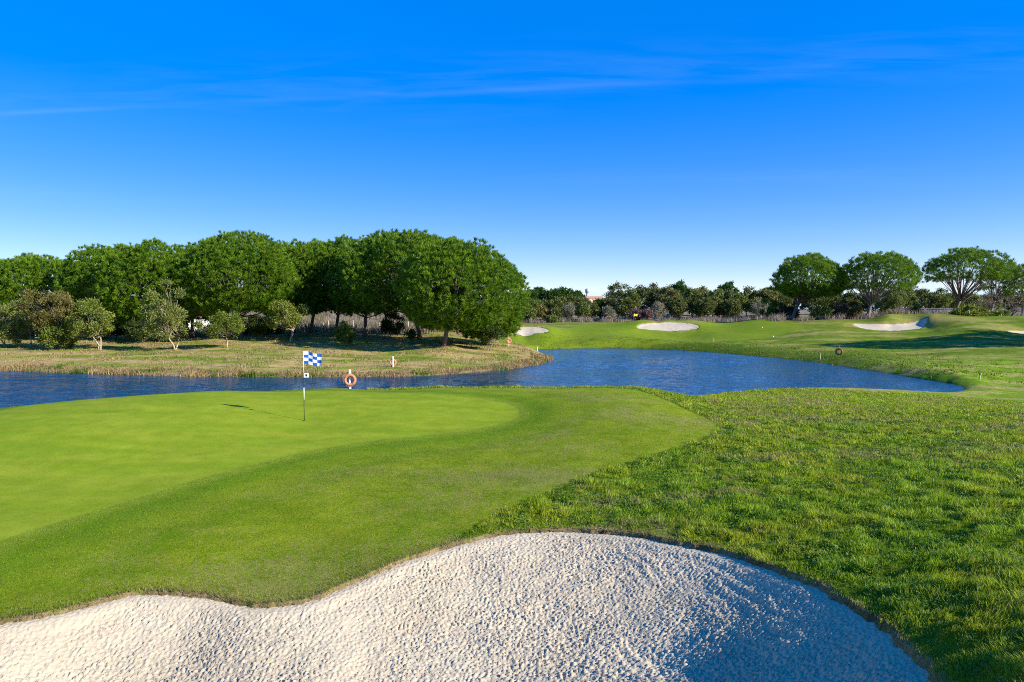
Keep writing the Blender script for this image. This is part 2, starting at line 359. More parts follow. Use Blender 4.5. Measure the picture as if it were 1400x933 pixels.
# ---------------------------------------------------------------- ground sheet
angs = np.r_[np.linspace(-180, -47, 60, endpoint=False), np.linspace(-47, 47, 760, endpoint=False), np.linspace(47, 180, 60, endpoint=False)]
rr = [1.2]
while rr[-1] < 7000:
    r = rr[-1]
    rr.append(r + (max(.02, min(r * r / (F * 3.2) * 1.5, r * .0075)) if r < 60 else (r * .0075 if r < 210 else r * .05)))
rr = np.array(rr); na, nr = len(angs), len(rr)
A_, R_ = np.meshgrid(np.radians(angs), rr)
GX = (np.sin(A_) * R_).ravel(); GY = (np.cos(A_) * R_).ravel()
GZ, SL, SB = heights(GX, GY, True)
SG = sdist(GREEN, GX, GY, 8.); SA = sdist(APRON, GX, GY, 6.); SFG = sdist(FGREEN, GX, GY, 8.)
def zones(x, y, sl, sb, sg, sa, sfg):
    """albedo and roughness of the turf"""
    c = lambda *q: np.array(q)[None, :]
    mix = lambda p, q, t: p + (q - p) * np.clip(t, 0, 1)[:, None]
    r = np.hypot(x, y)
    big = fbm(x * .12, y * .12, 4, 1); med = fbm(x * .6, y * .6, 4, 2); fine = fbm(x * 2.3, y * 2.3, 3, 8)
    rough = mix(c(.095, .185, .006), c(.18, .26, .014), .5 + 1.1 * med + .4 * fine)
    dry = sstep(.12, .5, fbm(x * .25, y * .4, 4, 12) + .35 * fine + .20 * sstep(12, 25, r))
    rough = mix(rough, c(.30, .25, .085), dry * .75)
    ro = np.full(len(x), .85)
    # beyond the lake: fairway, lighter
    ff = sstep(60, 75, y) * (x > 0)
    fair = mix(c(.075, .135, .005), c(.135, .18, .012), .5 + 1.2 * med + big)
    fd = sstep(.1, .45, fbm(x * .1, y * .22, 4, 22) + .15)
    fair = mix(fair, c(.30, .25, .08), fd * .6)
    col = mix(rough, fair, ff); ro = np.where(ff > .5, .5, ro)
    bk = sstep(10, 3.5, sl + 3 * med) * (sl > 0) * (y > 45) * (x > 0)
    fair = mix(fair, c(.05, .105, .004), bk * .75)
    col = mix(rough, fair, ff)
    # straw banks round the far mounds
    rim = np.minimum.reduce([sb[1], sb[2], sb[3]])
    col = mix(col, c(.27, .215, .06), sstep(3.6, .5, rim + fine * .6) * .85 * (((sb[1] == rim) & (y > 137.5)) | ((sb[2] == rim) & (y > 115)) | ((sb[3] == rim) & (y > 121))))
    # peninsula meadow
    th = x / np.maximum(y, 1)
    pen = (sl > 0) * (y > 45) * sstep(.075, .055, th + (y > 100) * .09) * sstep(45, 52, y)
    mp1 = fbm(x * .14, y * .42, 4, 31); mp2 = fbm(x * .10, y * .35, 4, 44); mp3 = fbm(x * .5, y * 1.1, 3, 47)
    mead = mix(c(.16, .20, .014), c(.38, .27, .11), sstep(-.45, .3, mp1 + .5 * mp3))
    mead = mix(mead, c(.085, .165, .008), sstep(.05, .35, mp2 + .3 * mp3) * .85)
    mead = mix(mead, c(.23, .155, .10), sstep(.1, .45, fbm(x * .22, y * .5, 4, 49)) * .6)
    mead = mix(mead, c(.30, .21, .10), sstep(5, 1.5, sl + 2 * mp3) * .8)
    col = mix(col, mead, pen); ro = np.where(pen > .5, .9, ro)
    # dry fields farther out
    fld = sstep(112, 135, y) * sstep(-.0, -.06, th) + sstep(185, 195, r) * (th >= -.01) + sstep(128, 150, y) * sstep(.62, .66, th)
    col = mix(col, mix(c(.25, .205, .135), c(.16, .145, .08), .5 + med), np.clip(fld, 0, 1))
    # apron
    spk = fbm(x * 14, y * 14, 2, 55)
    ap = mix(c(.125, .195, .005), c(.205, .245, .012), .5 + .7 * med + .8 * fine + .5 * spk)
    ap = mix(ap, c(.145, .225, .010), sstep(2.5, .5, sg) * .6)
    band = np.clip(np.exp(-((sg - .75) / .55) ** 2) + .7 * np.exp(-((sg - 2.3) / .5) ** 2), 0, 1)
    ap = mix(ap, c(.07, .15, .004), band * .5)
    ap = mix(ap, c(.215, .20, .06), sstep(.0, .55, fbm(x * .28, y * .45, 3, 50) + .06 + .3 * fine + 1.0 * spk) * .7 * sstep(1.2, 3, sg))
    ap = mix(ap, c(.20, .24, .03), sstep(.5, 0, np.abs(sg - .12)) * .35)
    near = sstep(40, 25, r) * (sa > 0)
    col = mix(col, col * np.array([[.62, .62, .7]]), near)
    ine = sstep(.05, -.05, sa + fine * .12)
    col = mix(col, ap, ine); ro = np.where(ine > .5, .3, ro)
    # greens
    g = mix(c(.165, .24, .009), c(.225, .275, .018), .5 + 1.1 * fbm(x * .35, y * 1.1, 4, 61) + .7 * fine)
    g = mix(g, c(.145, .235, .010), sstep(.1, .4, fbm(x * .22, y * .8, 3, 66)) * .5)
    ing = sstep(.03, -.03, sg + fine * .04)
    col = mix(col, g, ing); ro = np.where(ing > .5, .06, ro)
    ing2 = sstep(.3, -.3, sfg + fine * .3)
    col = mix(col, mix(c(.12, .185, .007), c(.165, .215, .012), .5 + big + med), ing2); ro = np.where(ing2 > .5, .1, ro)
    # soil and dead turf along the sand and the water
    lip = sstep(.06, .0, sb[0] - .012 + fbm(x * 5, y * 5, 3, 71) * .05)
    col = mix(col, mix(c(.26, .19, .10), c(.12, .085, .045), .5 + fine * 1.5), lip * .95); ro = np.where(lip > .4, 1, ro)
    col = mix(col, c(.07, .05, .028), sstep(.35, .0, sl - .05) * (sl < .8) * .85)
    col = mix(col, c(.03, .03, .02), (sl < -.1).astype(float))
    return np.clip(col, .002, 1), ro
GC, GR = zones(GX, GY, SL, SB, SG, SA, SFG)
# tufty lumps where the grass is uncut
lump = np.clip(np.minimum(SA, SB[0] * 2), 0, .5) / .5 * (SL > 0) * sstep(60, 30, R_.ravel())
inap = (SA < .05)
GZ = GZ + np.where(inap, 0, lump * (.075 * fbm(GX * 1.9, GY * 1.9, 3, 80) + .035 * fbm(GX * 5, GY * 5, 2, 83)) + .012 * (SA > .08) * (SB[0] > .05) * (R_.ravel() < 60))
far = (R_.ravel() > 55) & (SL > .3) & (R_.ravel() < 200)
GZ = GZ + far * (SFG > 0) * .08 * fbm(GX * .8, GY * .8, 3, 87)
vert = np.stack([GX, GY, GZ], 1)
ii = np.arange(nr - 1)[:, None] * na + np.arange(na)[None, :]
jj = np.arange(nr - 1)[:, None] * na + (np.arange(na)[None, :] + 1) % na
quads = np.stack([ii, jj, jj + na, ii + na], -1).reshape(-1, 4)[:, ::-1]
fc = lambda s: s[quads].mean(1)
isg = fc(SG) < 0; isf = fc(SFG) < 0
def sub(name, mask):
    q = quads[mask]; u, inv = np.unique(q, return_inverse=True)
    return mesh_obj(name, vert[u], inv.reshape(q.shape), M_ground, attrs={'Col': GC[u], 'rough': GR[u]}, smooth=True)
tag(sub('ground', ~isg & ~isf), 'golf course ground of rough, apron, banks and far fairway', None, None, 'structure')
tag(sub('putting_green', isg), 'closely mown light green putting green with the checkered flag', None, None, 'structure')
tag(sub('putting_green', isf), 'distant putting green across the pond with a yellow flag', None, None, 'structure')
cap_r = np.arange(na); cv = np.concatenate([vert[:na], [[0, 0, vert[:na, 2].mean()]]])
tag(mesh_obj('ground', cv, np.stack([cap_r, (cap_r + 1) % na, np.full(na, na)], 1)[:, ::-1], M_ground, attrs={'Col': np.r_[GC[:na], GC[:1]], 'rough': np.full(na + 1, .8)}, smooth=True),
    'patch of rough turf at the viewpoint above the bunker', None, None, 'structure')

# ---------------------------------------------------------------- sand
def sand_sheet(poly, step, zf, name, label, disp=None):
    lo = poly.min(0) - .3; hi = poly.max(0) + .3
    xs = np.arange(lo[0], hi[0], step); ys = np.arange(lo[1], hi[1], step)
    X, Y = np.meshgrid(xs, ys); x = X.ravel(); y = Y.ravel()
    d = sdist(poly, x, y, 4.)
    z = zf(x, y, d)
    if disp is not None: z = z + disp(x, y, d)
    nx = len(xs); k = np.arange(len(ys) - 1)[:, None] * nx + np.arange(nx - 1)[None, :]
    q = np.stack([k, k + 1, k + 1 + nx, k + nx], -1).reshape(-1, 4)
    q = q[(d[q] < .12 + step).any(1)]
    u, inv = np.unique(q, return_inverse=True)
    return tag(mesh_obj(name, np.stack([x, y, z], 1)[u], inv.reshape(q.shape), M_sand, smooth=True), label, None, None, 'structure')
def near_disp(x, y, d):
    w = fbm(x * 3, y * 3, 2, 90) * .05
    dents = np.abs(noise2(x * 21 + w * 20, y * 23, 91)) + 1.0 * np.abs(noise2(x * 38, y * 38 + w * 20, 93))
    amp = .6 + .6 * np.clip(fbm(x * .5, y * .5, 2, 95) + .5, 0, 1)
    h = .029 * (dents - .6) * amp * sstep(0, -.25, d)
    # rake furrows on the right-hand face
    s = x * .97 + y * .24 + .10 * fbm(x * 1.3, y * 1.3, 3, 96); t = x * .24 - y * .97
    fur = (np.sin(s * 2 * np.pi / .16) * .6 + noise2(s * 9, t * 1.1, 102)) * sstep(-.1, .5, fbm(x * .9, y * .9, 2, 98) + .30 * (x - 1.0))
    h += .007 * fur * sstep(-.1, -.5, d)
    h += .05 * fbm(x * 1.1, y * 1.1, 3, 99) * sstep(-.1, -.8, d)
    ph = (x * .35 + y * .94 + .25 * fbm(x * .5, y * .5, 2, 104)) * 2 * np.pi / .062
    h += .0045 * np.sin(ph) * sstep(-.15, .35, fbm(x * .6, y * .6, 2, 106)) * sstep(-.05, -.3, d)
    h += .013 * fbm(x * 30, y * 30, 2, 101)
    return h
sand_sheet(BUNK, .013, lambda x, y, d: tps_s(x, y) * (1 - sstep(-.3, -.02, d)) + (base_h(x, y) - .05) * sstep(-.3, -.02, d) - .10 * sstep(.02, .15, d), 'sand_bunker', 'large foreground bunker of raked pale sand beside the green', near_disp)
for b, lb in zip(FARB, ['oval pale bunker on the mound behind the yellow flag', 'pale bunker just right of the pine grove', 'curved pale bunker under the green mound before the right pines', 'small shaded bunker at the right edge of the photo']):
    sand_sheet(b, .22, lambda x, y, d: base_h(x, y) - .05 - .12 * sstep(.1, -1.2, d), 'sand_bunker', lb, lambda x, y, d: .04 * fbm(x * 1.5, y * 1.5, 3, 77))

# ---------------------------------------------------------------- water
lk = LAKE; lo = lk.min(0) - 1; hi = lk.max(0) + 1
st = .22; lo[0] = max(lo[0], -62); xs = np.arange(lo[0], hi[0] + st, st); ys = np.arange(lo[1], hi[1] + st, st); X, Y = np.meshgrid(xs, ys); x = X.ravel(); y = Y.ravel()
d = sdist(lk, x, y, 6.); nx = len(xs); k = np.arange(len(ys) - 1)[:, None] * nx + np.arange(nx - 1)[None, :]
q = np.stack([k, k + 1, k + 1 + nx, k + nx], -1).reshape(-1, 4); q = q[(d[q] < .8).any(1)]; u, inv = np.unique(q, return_inverse=True)
cw, sw = math.cos(R(14)), math.sin(R(14)); xa = x * cw + y * sw; ya = -x * sw + y * cw
gust = .4 + .75 * np.clip(fbm(xa * .05, ya * .11, 3, 301) + .35, 0, 1)
wz = WATER + gust * (.034 * noise2(xa * .75, ya * 1.25, 303) + .020 * noise2(xa * 1.7, ya * 2.3, 305) + .05 * noise2(xa * .3, ya * .55, 307))
tag(mesh_obj('water', np.stack([x, y, wz], 1)[u], inv.reshape(q.shape), M_water, smooth=True), 'rippled blue pond winding behind the green', None, None, 'structure')

# ---------------------------------------------------------------- grass blades (uncountable)
def blades(name, x, y, z, h, w, lean, col, label, segs=1, lean_dir=None):
    n = len(x); az = rng.uniform(0, 2 * np.pi, n)
    ld = az + rng.normal(0, .9, n) if lean_dir is None else lean_dir
    cx, sx = np.cos(az), np.sin(az); lx, ly = np.cos(ld) * lean, np.sin(ld) * lean
    B0 = np.stack([x, y, z], 1); S = np.stack([cx, sx, np.zeros(n)], 1) * (w / 2)[:, None]
    up = np.array([0, 0, 1.])
    rows = [B0 - S, B0 + S]
    if segs == 2:
        M = B0 + np.stack([lx * .35 * h, ly * .35 * h, h * .6], 1)
        rows += [M - S * .8, M + S * .8]
    T = B0 + np.stack([lx * h, ly * h, h * np.sqrt(np.clip(1 - .5 * lean ** 2, .1, 1))], 1)
    rows += [T]
    k = len(rows); V = np.stack(rows, 1).reshape(-1, 3); b = np.arange(n) * k
    if segs == 2: Fc = np.concatenate([np.stack([b, b + 1, b + 3], 1), np.stack([b, b + 3, b + 2], 1), np.stack([b + 2, b + 3, b + 4], 1)])
    else: Fc = np.stack([b, b + 1, b + 2], 1)
    C = np.repeat(col, k, 0)
    return tag(mesh_obj(name, V, Fc, M_blade, attrs={'Col': C}), label, None, None, 'stuff')
def mixc(a, b, t): return np.array(a)[None, :] + (np.array(b) - np.array(a))[None, :] * np.clip(t, 0, 1)[:, None]
def scatter_polar(n, r0, r1, a0, a1, p):
    """density falls as r^-p"""
    u = rng.uniform(0, 1, n); e = 2 - p
    r = (r0 ** e + u * (r1 ** e - r0 ** e)) ** (1 / e)
    a = np.radians(rng.uniform(a0, a1, n))
    return np.sin(a) * r, np.cos(a) * r, r
# near rough
x, y, r = scatter_polar(900000, 3.4, 46, -12, 46, 1.75)
sa = sdist(APRON, x, y, 3.); sb = sdist(BUNK, x, y, 3.); sl = sdist(LAKE, x, y, 3.)
tuft = fbm(x * 2.6, y * 2.6, 3, 111); tuft2 = fbm(x * .8, y * .8, 3, 113)
k = (sa > .0) & (sb > -.04) & (sl > .2) & (rng.uniform(0, 1, len(x)) < np.maximum(.68 + 1.0 * tuft, .38))
x, y, r, sa, sb, tuft, tuft2 = [q[k] for q in (x, y, r, sa, sb, tuft, tuft2)]
z = heights(x, y) + (.075 * fbm(x * 1.9, y * 1.9, 3, 80) + .035 * fbm(x * 5, y * 5, 2, 83)) * np.clip(np.minimum(sa, sb * 2), 0, .5) / .5 * sstep(60, 30, r) + .010
h = np.clip(.047 + .08 * tuft + .06 * tuft2, .032, .14) * rng.uniform(.6, 1.35, len(x)) * (1 + .012 * r)
h *= 1 - .45 * sstep(.35, 0, sb)
w = .0055 * (r / 6) ** .85 * rng.uniform(.7, 1.4, len(x))
col = mixc((.07, .17, .004), (.32, .46, .018), .45 + 1.0 * tuft + .5 * tuft2 + rng.normal(0, .25, len(x)))
ye = np.clip(.2 + 1.3 * fbm(x * .45, y * .6, 3, 171) + .35 * sstep(10, 24, r), 0, .85)[:, None]; col = col * (1 - ye) + mixc((.17, .21, .010), (.47, .50, .03), .5 + .9 * tuft + rng.normal(0, .25, len(x))) * ye
dm = sstep(.12, .5, fbm(x * .25, y * .4, 4, 12) + .25 * fbm(x * 2.3, y * 2.3, 3, 8) + .20 * sstep(12, 25, r))
dead = rng.uniform(0, 1, len(x)) < .06 + .5 * dm + .4 * sstep(.12, .0, sb)
col[dead] = mixc((.22, .19, .06), (.42, .34, .15), rng.uniform(0, 1, dead.sum()))
blades('rough_grass', x, y, z, h, w, rng.uniform(.2, 1.0, len(x)), col, 'tufty uncut grass on the slope right of the green', 2, lean_dir=6 * fbm(x * 1.7, y * 1.7, 2, 119) + rng.normal(0, .9, len(x)))
# clover leaves between the tufts
x, y, r = scatter_polar(120000, 3.4, 30, -12, 46, 1.7)
sa = sdist(APRON, x, y, 3.); sb = sdist(BUNK, x, y, 3.)
k = (sa > .1) & (sb > .15) & (fbm(x * 1.1, y * 1.1, 3, 131) > .02)
x, y, r = x[k], y[k], r[k]; n = len(x); z = heights(x, y) + .075 * fbm(x * 1.9, y * 1.9, 3, 80) + rng.uniform(.02, .06, n)
s_ = .010 * (r / 6) ** .7 * rng.uniform(.7, 1.4, n); az = rng.uniform(0, 6.28, n); tl = rng.normal(0, .45, (n, 2))
e1 = np.stack([np.cos(az), np.sin(az), tl[:, 0]], 1) * s_[:, None]; e2 = np.stack([-np.sin(az), np.cos(az), tl[:, 1]], 1) * s_[:, None]; c0 = np.stack([x, y, z], 1)
V = np.stack([c0 - e1, c0 + e2, c0 + e1, c0 - e2], 1).reshape(-1, 3); b = np.arange(n) * 4
tag(mesh_obj('clover', V, np.stack([b, b + 1, b + 2, b + 3], 1), M_blade, attrs={'Col': np.repeat(mixc((.06, .16, .008), (.14, .24, .02), rng.uniform(0, 1, n)), 4, 0)}), 'small glossy clover leaves scattered through the rough grass', None, None, 'stuff')
# short apron nap
x, y, r = scatter_polar(800000, 6.5, 26, -47, 20, 1.9)
sa = sdist(APRON, x, y, 3.); sg = sdist(GREEN, x, y, 3.); sb = sdist(BUNK, x, y, 3.)
k = (sa < .03) & (sg > .05) & (sb > -.03); x, y, r, sg, sb, sa = [q[k] for q in (x, y, r, sg, sb, sa)]
n = len(x); z = heights(x, y) - .003
C0, _ = zones(x, y, np.full(n, 9.), [sb, np.full(n, 3.), np.full(n, 3.), np.full(n, 3.)], sg, sa, np.full(n, 8.))
C0[sb < .06] = mixc((.09, .15, .008), (.26, .21, .09), rng.uniform(0, 1, int((sb < .06).sum())))
C0 = np.clip(C0 * rng.uniform(.45, 1.9, n)[:, None] * np.array([1.05, 1, 1]), .003, 1)
edge = sstep(.5, 0, sb)
h = (.017 + .016 * edge + .03 * sstep(.10, -.02, sb) + .006 * fbm(x * 3, y * 3, 2, 141)) * rng.uniform(.6, 1.4, n)
blades('apron_grass', x, y, z, h, .005 * (r / 8) ** .8 * np.ones(n), rng.uniform(.2, 1., n), C0, 'short mown grass of the apron between green and bunker', 1)

# far banks: reeds, meadow and rough
def bank(name, n, box, cond, h0, h1, w0, cols, label, freq=.5, seed=0, gate=-.2):
    x = rng.uniform(box[0], box[1], n); y = rng.uniform(box[2], box[3], n)
    sl = sdist(LAKE, x, y, 20.); nz = fbm(x * freq, y * freq, 3, 150 + seed)
    k = cond(x, y, sl) & (nz > gate + rng.normal(0, .15, n)); x, y, sl, nz = x[k], y[k], sl[k], nz[k]; n = len(x)
    z = heights(x, y) - .05
    col = mixc(cols[0], cols[1], .5 + nz + rng.normal(0, .3, n))
    if len(cols) > 2:
        g = fbm(x * freq * .8, y * freq, 3, 160 + seed) + rng.normal(0, .12, n) > .16
        col[g] = mixc(cols[2], cols[3], rng.uniform(0, 1, g.sum()))
    h = (h0 + (h1 - h0) * np.clip(.5 + nz, 0, 1)) * rng.uniform(.6, 1.3, n)
    return blades(name, x, y, z, h, w0 * rng.uniform(.6, 1.4, n), rng.uniform(.1, .8, n), col, label, 2)
TH_ = lambda x, y: x / y
bank('dry_reeds', 150000, (-70, 6, 52, 84), lambda x, y, sl: (sl > .02) & (sl < 2.6 + 1.2 * fbm(x * .4, y * .4, 2, 5)) & (TH_(x, y) < .06), .16, .52, .05,
     [(.22, .15, .065), (.44, .32, .14), (.06, .12, .010), (.14, .2, .02)], 'dry tan reeds and weeds along the grove shore', .35, 1, -.25)
bank('meadow_grass', 110000, (-75, 8, 54, 104), lambda x, y, sl: (sl > 2.2) & (sl < 40) & (TH_(x, y) < .05), .05, .30, .06,
     [(.20, .15, .06), (.42, .32, .15), (.10, .20, .010), (.22, .30, .025)], 'patchy meadow grass in front of the pine grove', .3, 2, .0)
bank('bank_grass', 110000, (4, 50, 46, 116), lambda x, y, sl: (sl > .1) & (sl < 14 * rng.uniform(0, 1, len(sl)) ** 1.5 + .3) & (TH_(x, y) > .035) & (y > 101.5 - 1.45 * x), .05, .22, .07,
     [(.065, .125, .004), (.15, .20, .012), (.2, .19, .05), (.28, .25, .07)], 'thick dark grass on the far pond bank', .5, 3, -.25)
bank('dry_brush', 210000, (-170, 0, 106, 240), lambda x, y, sl: (TH_(x, y) < -.01) & (y > 110 - .02 * x) & (rng.uniform(0, 1, len(x)) < np.clip(1.5 - (y - 112) / 60, .35, 1)), .35, 1.9, .11,
     [(.16, .12, .085), (.34, .27, .19), (.11, .12, .03), (.19, .18, .06)], 'grey brown dry brush behind the pine grove', .16, 4, -.12)
bank('dry_brush', 70000, (0, 110, 140, 200), lambda x, y, sl: (TH_(x, y) > .0) & (((TH_(x, y) < .36) & (y > 182 + 5 * np.sin(x * .6) + 3 * np.sin(x * 1.7)) & (y < 196)) | ((TH_(x, y) > .36) & (y > 140 + 8 * np.sin(x)) & (y < 152))), .15, 1.9, .1,
     [(.17, .12, .10), (.32, .25, .19)], 'purple brown dry brush at the foot of the far tree line', .16, 5, .08)

# ---------------------------------------------------------------- trees
def unit(v): return v / (np.linalg.norm(v, axis=-1, keepdims=True) + 1e-9)
def kites(c, dirn, L, W, col):
    """one kite-shaped leaf face per row"""
    n = len(c); rnd = unit(rng.normal(size=(n, 3))); side = unit(np.cross(dirn, rnd)) * (W / 2)[:, None]; d = dirn * L[:, None]
    V = np.stack([c, c + d * .55 + side, c + d, c + d * .55 - side], 1).reshape(-1, 3); b = np.arange(n) * 4
    return V, np.stack([b, b + 1, b + 2, b + 3], 1), np.repeat(col, 4, 0)
def crown_mesh(name, centers, outward, K, L, W, col_a, col_b, spread, parent, spr_dir=.9, up=.25):
    n = len(centers); c = np.repeat(centers, K, 0); o = np.repeat(outward, K, 0)
    dirn = unit(o * 1.0 + rng.normal(size=c.shape) * spr_dir + np.array([0, 0, up]))
    c = c + rng.normal(size=c.shape) * spread
    tint = np.repeat(rng.normal(.5, .36, n), K)
    col = mixc(col_a, col_b, tint + rng.normal(0, .15, len(c)))
    V, Fc, C = kites(c, dirn, L * rng.uniform(.7, 1.3, len(c)), W * rng.uniform(.7, 1.3, len(c)), col)
    return mesh_obj(name, V, Fc, M_leaf, parent=parent, attrs={'Col': C})
def tree(name, base, label, cat, group, h_top, cx_off, rx, h_bot, trunk_r, fork, n_lobe, tufts, K, L, W, cols, bark, spread=.12, open_=0.0, lobe_r=.36, low=0.5, stems=1, spr_dir=.9, dy=0.0, limb_share=.8, limb_k=1.0, flat=1.0, rmin=.62, dome=0.0, gap=-9.0):
    """trunk with limbs reaching the lobes of an uneven crown; sizes in metres above the base"""
    t = thing(name, base, label, cat, group)
    Hc = h_bot + (h_top - h_bot) * (1 - .62 * flat if flat < 1 else .38); up_r = h_top - Hc; dn_r = Hc - h_bot
    # lobe centres on the crown's shell
    i = np.arange(n_lobe) + .5; ph = i * 2.39996 + rng.uniform(0, 6.28)
    zz = 1 - (1 + low) * i / n_lobe + rng.normal(0, .05, n_lobe); zz = np.clip(zz, -low, .98)
    q = np.sqrt(1 - np.clip(zz, -1, 1) ** 2); rad = rng.uniform(rmin, 1.0, n_lobe) * (1 + .22 * np.sin(ph * 1.0 + rng.uniform(0, 6.28)) * (rmin < .6)) - lobe_r * .55
    lc = np.stack([np.cos(ph) * q * rx * rad, np.sin(ph) * q * rx * rad, np.where(zz > 0, zz * up_r, zz * dn_r) * rad], 1) + np.array([cx_off, dy, Hc])
    lr = rx * lobe_r * rng.uniform(.6, 1.4, n_lobe)
    if dome:      # closed umbrella of upward brushes over a dome, an inner layer shading it
        def shell(n, r0, r1):
            k = (np.arange(n) + .5) / n; zf = 1 - (1 + low) * k; pf = np.arange(n) * 2.39996 + rng.uniform(0, 6.28)
            qf = np.sqrt(np.clip(1 - zf ** 2, 0, 1)); pf = pf + rng.normal(0, .06, n)
            d = unit(np.stack([np.cos(pf) * qf, np.sin(pf) * qf, zf], 1) + rng.normal(0, .03, (n, 3)))
            o1, o2 = rng.uniform(0, 50, 2); nz = fbm(d[:, 0] * 2.4 + d[:, 2] * 1.3 + o1, d[:, 1] * 2.4 - d[:, 2] * 1.1 + o2, 3, 401)
            nz2 = noise2(d[:, 0] * 7 + d[:, 2] * 4 + o2, d[:, 1] * 7 - d[:, 2] * 3 + o1, 405)
            rr0 = np.minimum(1 + dome * 1.3 * nz + .045 * nz2, 1.09) * rng.uniform(r0, r1, n)
            d2 = d.copy(); d2[:, 2] = np.sign(d[:, 2]) * np.abs(d[:, 2]) ** .82; d2[:, :2] *= (1 + .10 * (1 - np.abs(d[:, 2:3])) * (d[:, 2:3] > 0)); c = d2 * rr0[:, None] * np.array([rx, rx, 1]); c[:, 2] *= np.where(d[:, 2] > 0, up_r, dn_r)
            nrm = unit(d / np.array([rx, rx, up_r]))
            kp = (nz + .6 * nz2 > gap) & (c[:, 2] > -dn_r * .97)
            return (c + np.array([cx_off, dy, Hc]))[kp], nrm[kp]
        c1, n1_ = shell(tufts, .92, 1.025); c2, n2_ = shell(tufts // 2, .70, .90)
        c = np.concatenate([c1, c2]); nn = np.concatenate([n1_, n2_]); dd = unit(nn * .6 + np.array([0, 0, .62]) + rng.normal(0, .16, nn.shape))
        crown_mesh('crown', c - dd * L * .4, dd, K, L, W, cols[0], cols[1], spread, t, spr_dir)
    # tufts on each lobe, mostly on its outer and upper side
    per = max(1, tufts // n_lobe); idx = np.repeat(np.arange(n_lobe), per); m = len(idx)
    od = unit(lc - np.array([cx_off, dy, Hc - dn_r * .4])); dd = unit(rng.normal(size=(m, 3)) + od[idx] * (1.0 + open_) + np.array([0, 0, .35 + open_ * .5]))
    rr_ = lr[idx] * rng.uniform(.55, 1.08, m); c = lc[idx] + dd * rr_[:, None] * np.array([1, 1, .8])
    c[:, 2] = np.minimum(c[:, 2], h_top - L * .5)
    if not dome: crown_mesh('crown', c, unit(dd + np.array([0, 0, .25])), K, L, W, cols[0], cols[1], spread, t, spr_dir)
    b = MB()
    for s in range(stems):
        so = np.array([rng.uniform(-.12, .12), rng.uniform(-.12, .12), 0]) * (stems > 1)
        target = np.array([cx_off * .5, dy * .5, fork]) + (np.array([rng.uniform(-1, 1), rng.uniform(-1, 1), 0]) * rx * .35 if stems > 1 else 0)
        tt = np.linspace(0, 1, 5)[:, None]; path = so + (target - so) * tt; path[1:-1, :2] += rng.normal(0, fork * .015, (3, 2)); path[:, 0] += -cx_off * .06 * np.sin(tt[:, 0] * 3.14)
        path[0, 2] = -.25
        b.tube(path, trunk_r * np.array([1.35, 1, .9, .82, .74]), 8)
        for li in range(n_lobe):
            if li % stems != s or rng.uniform() > limb_share: continue
            e = lc[li] - np.array([0, 0, lr[li] * .2]); s0 = path[-1] if rng.uniform() < .6 else path[3] + (path[4] - path[3]) * rng.uniform(0, 1)
            mid = s0 + (e - s0) * .5 + np.array([0, 0, -.10 * np.linalg.norm(e - s0)]) + rng.normal(0, .06, 3) * np.linalg.norm(e - s0)
            u = np.linspace(0, 1, 6)[:, None]; pp = (1 - u) ** 2 * s0 + 2 * u * (1 - u) * mid + u * u * e
            r0 = trunk_r * rng.uniform(.26, .46) * limb_k; b.tube(pp, np.linspace(r0, r0 * .3, 6), 5)
            for _ in range(3):
                s1 = pp[rng.integers(2, 5)]; e1 = e + unit(rng.normal(size=3)) * lr[li] * .8 + np.array([0, 0, lr[li] * .25]); m1 = (s1 + e1) / 2 + rng.normal(0, .05, 3) * lr[li]
                b.tube(np.array([s1, m1, e1]), np.array([r0 * .42, r0 * .3, r0 * .12]), 4, cap=False)
    b.build('trunk', bark, t, True)
    return t
def px_tree(name, label, cat, group, tpx, d, cpx, top, hw, bot, **kw):
    x, y = at(tpx, d); z = H1(x, y); k = d / F
    return tree(name, (x, y, z), label, cat, group, zpix(top, d) - z, (cpx - tpx) * k, hw * k, zpix(bot, d) - z, **kw)
PINE = ((.055, .145, .006), (.20, .315, .013))
pine_kw = dict(n_lobe=22, tufts=1500, K=36, L=.46, W=.054, cols=PINE, bark=M_bark, spread=.05, lobe_r=.3, low=.75, spr_dir=.48, rmin=.8, limb_share=.9, dome=.19)
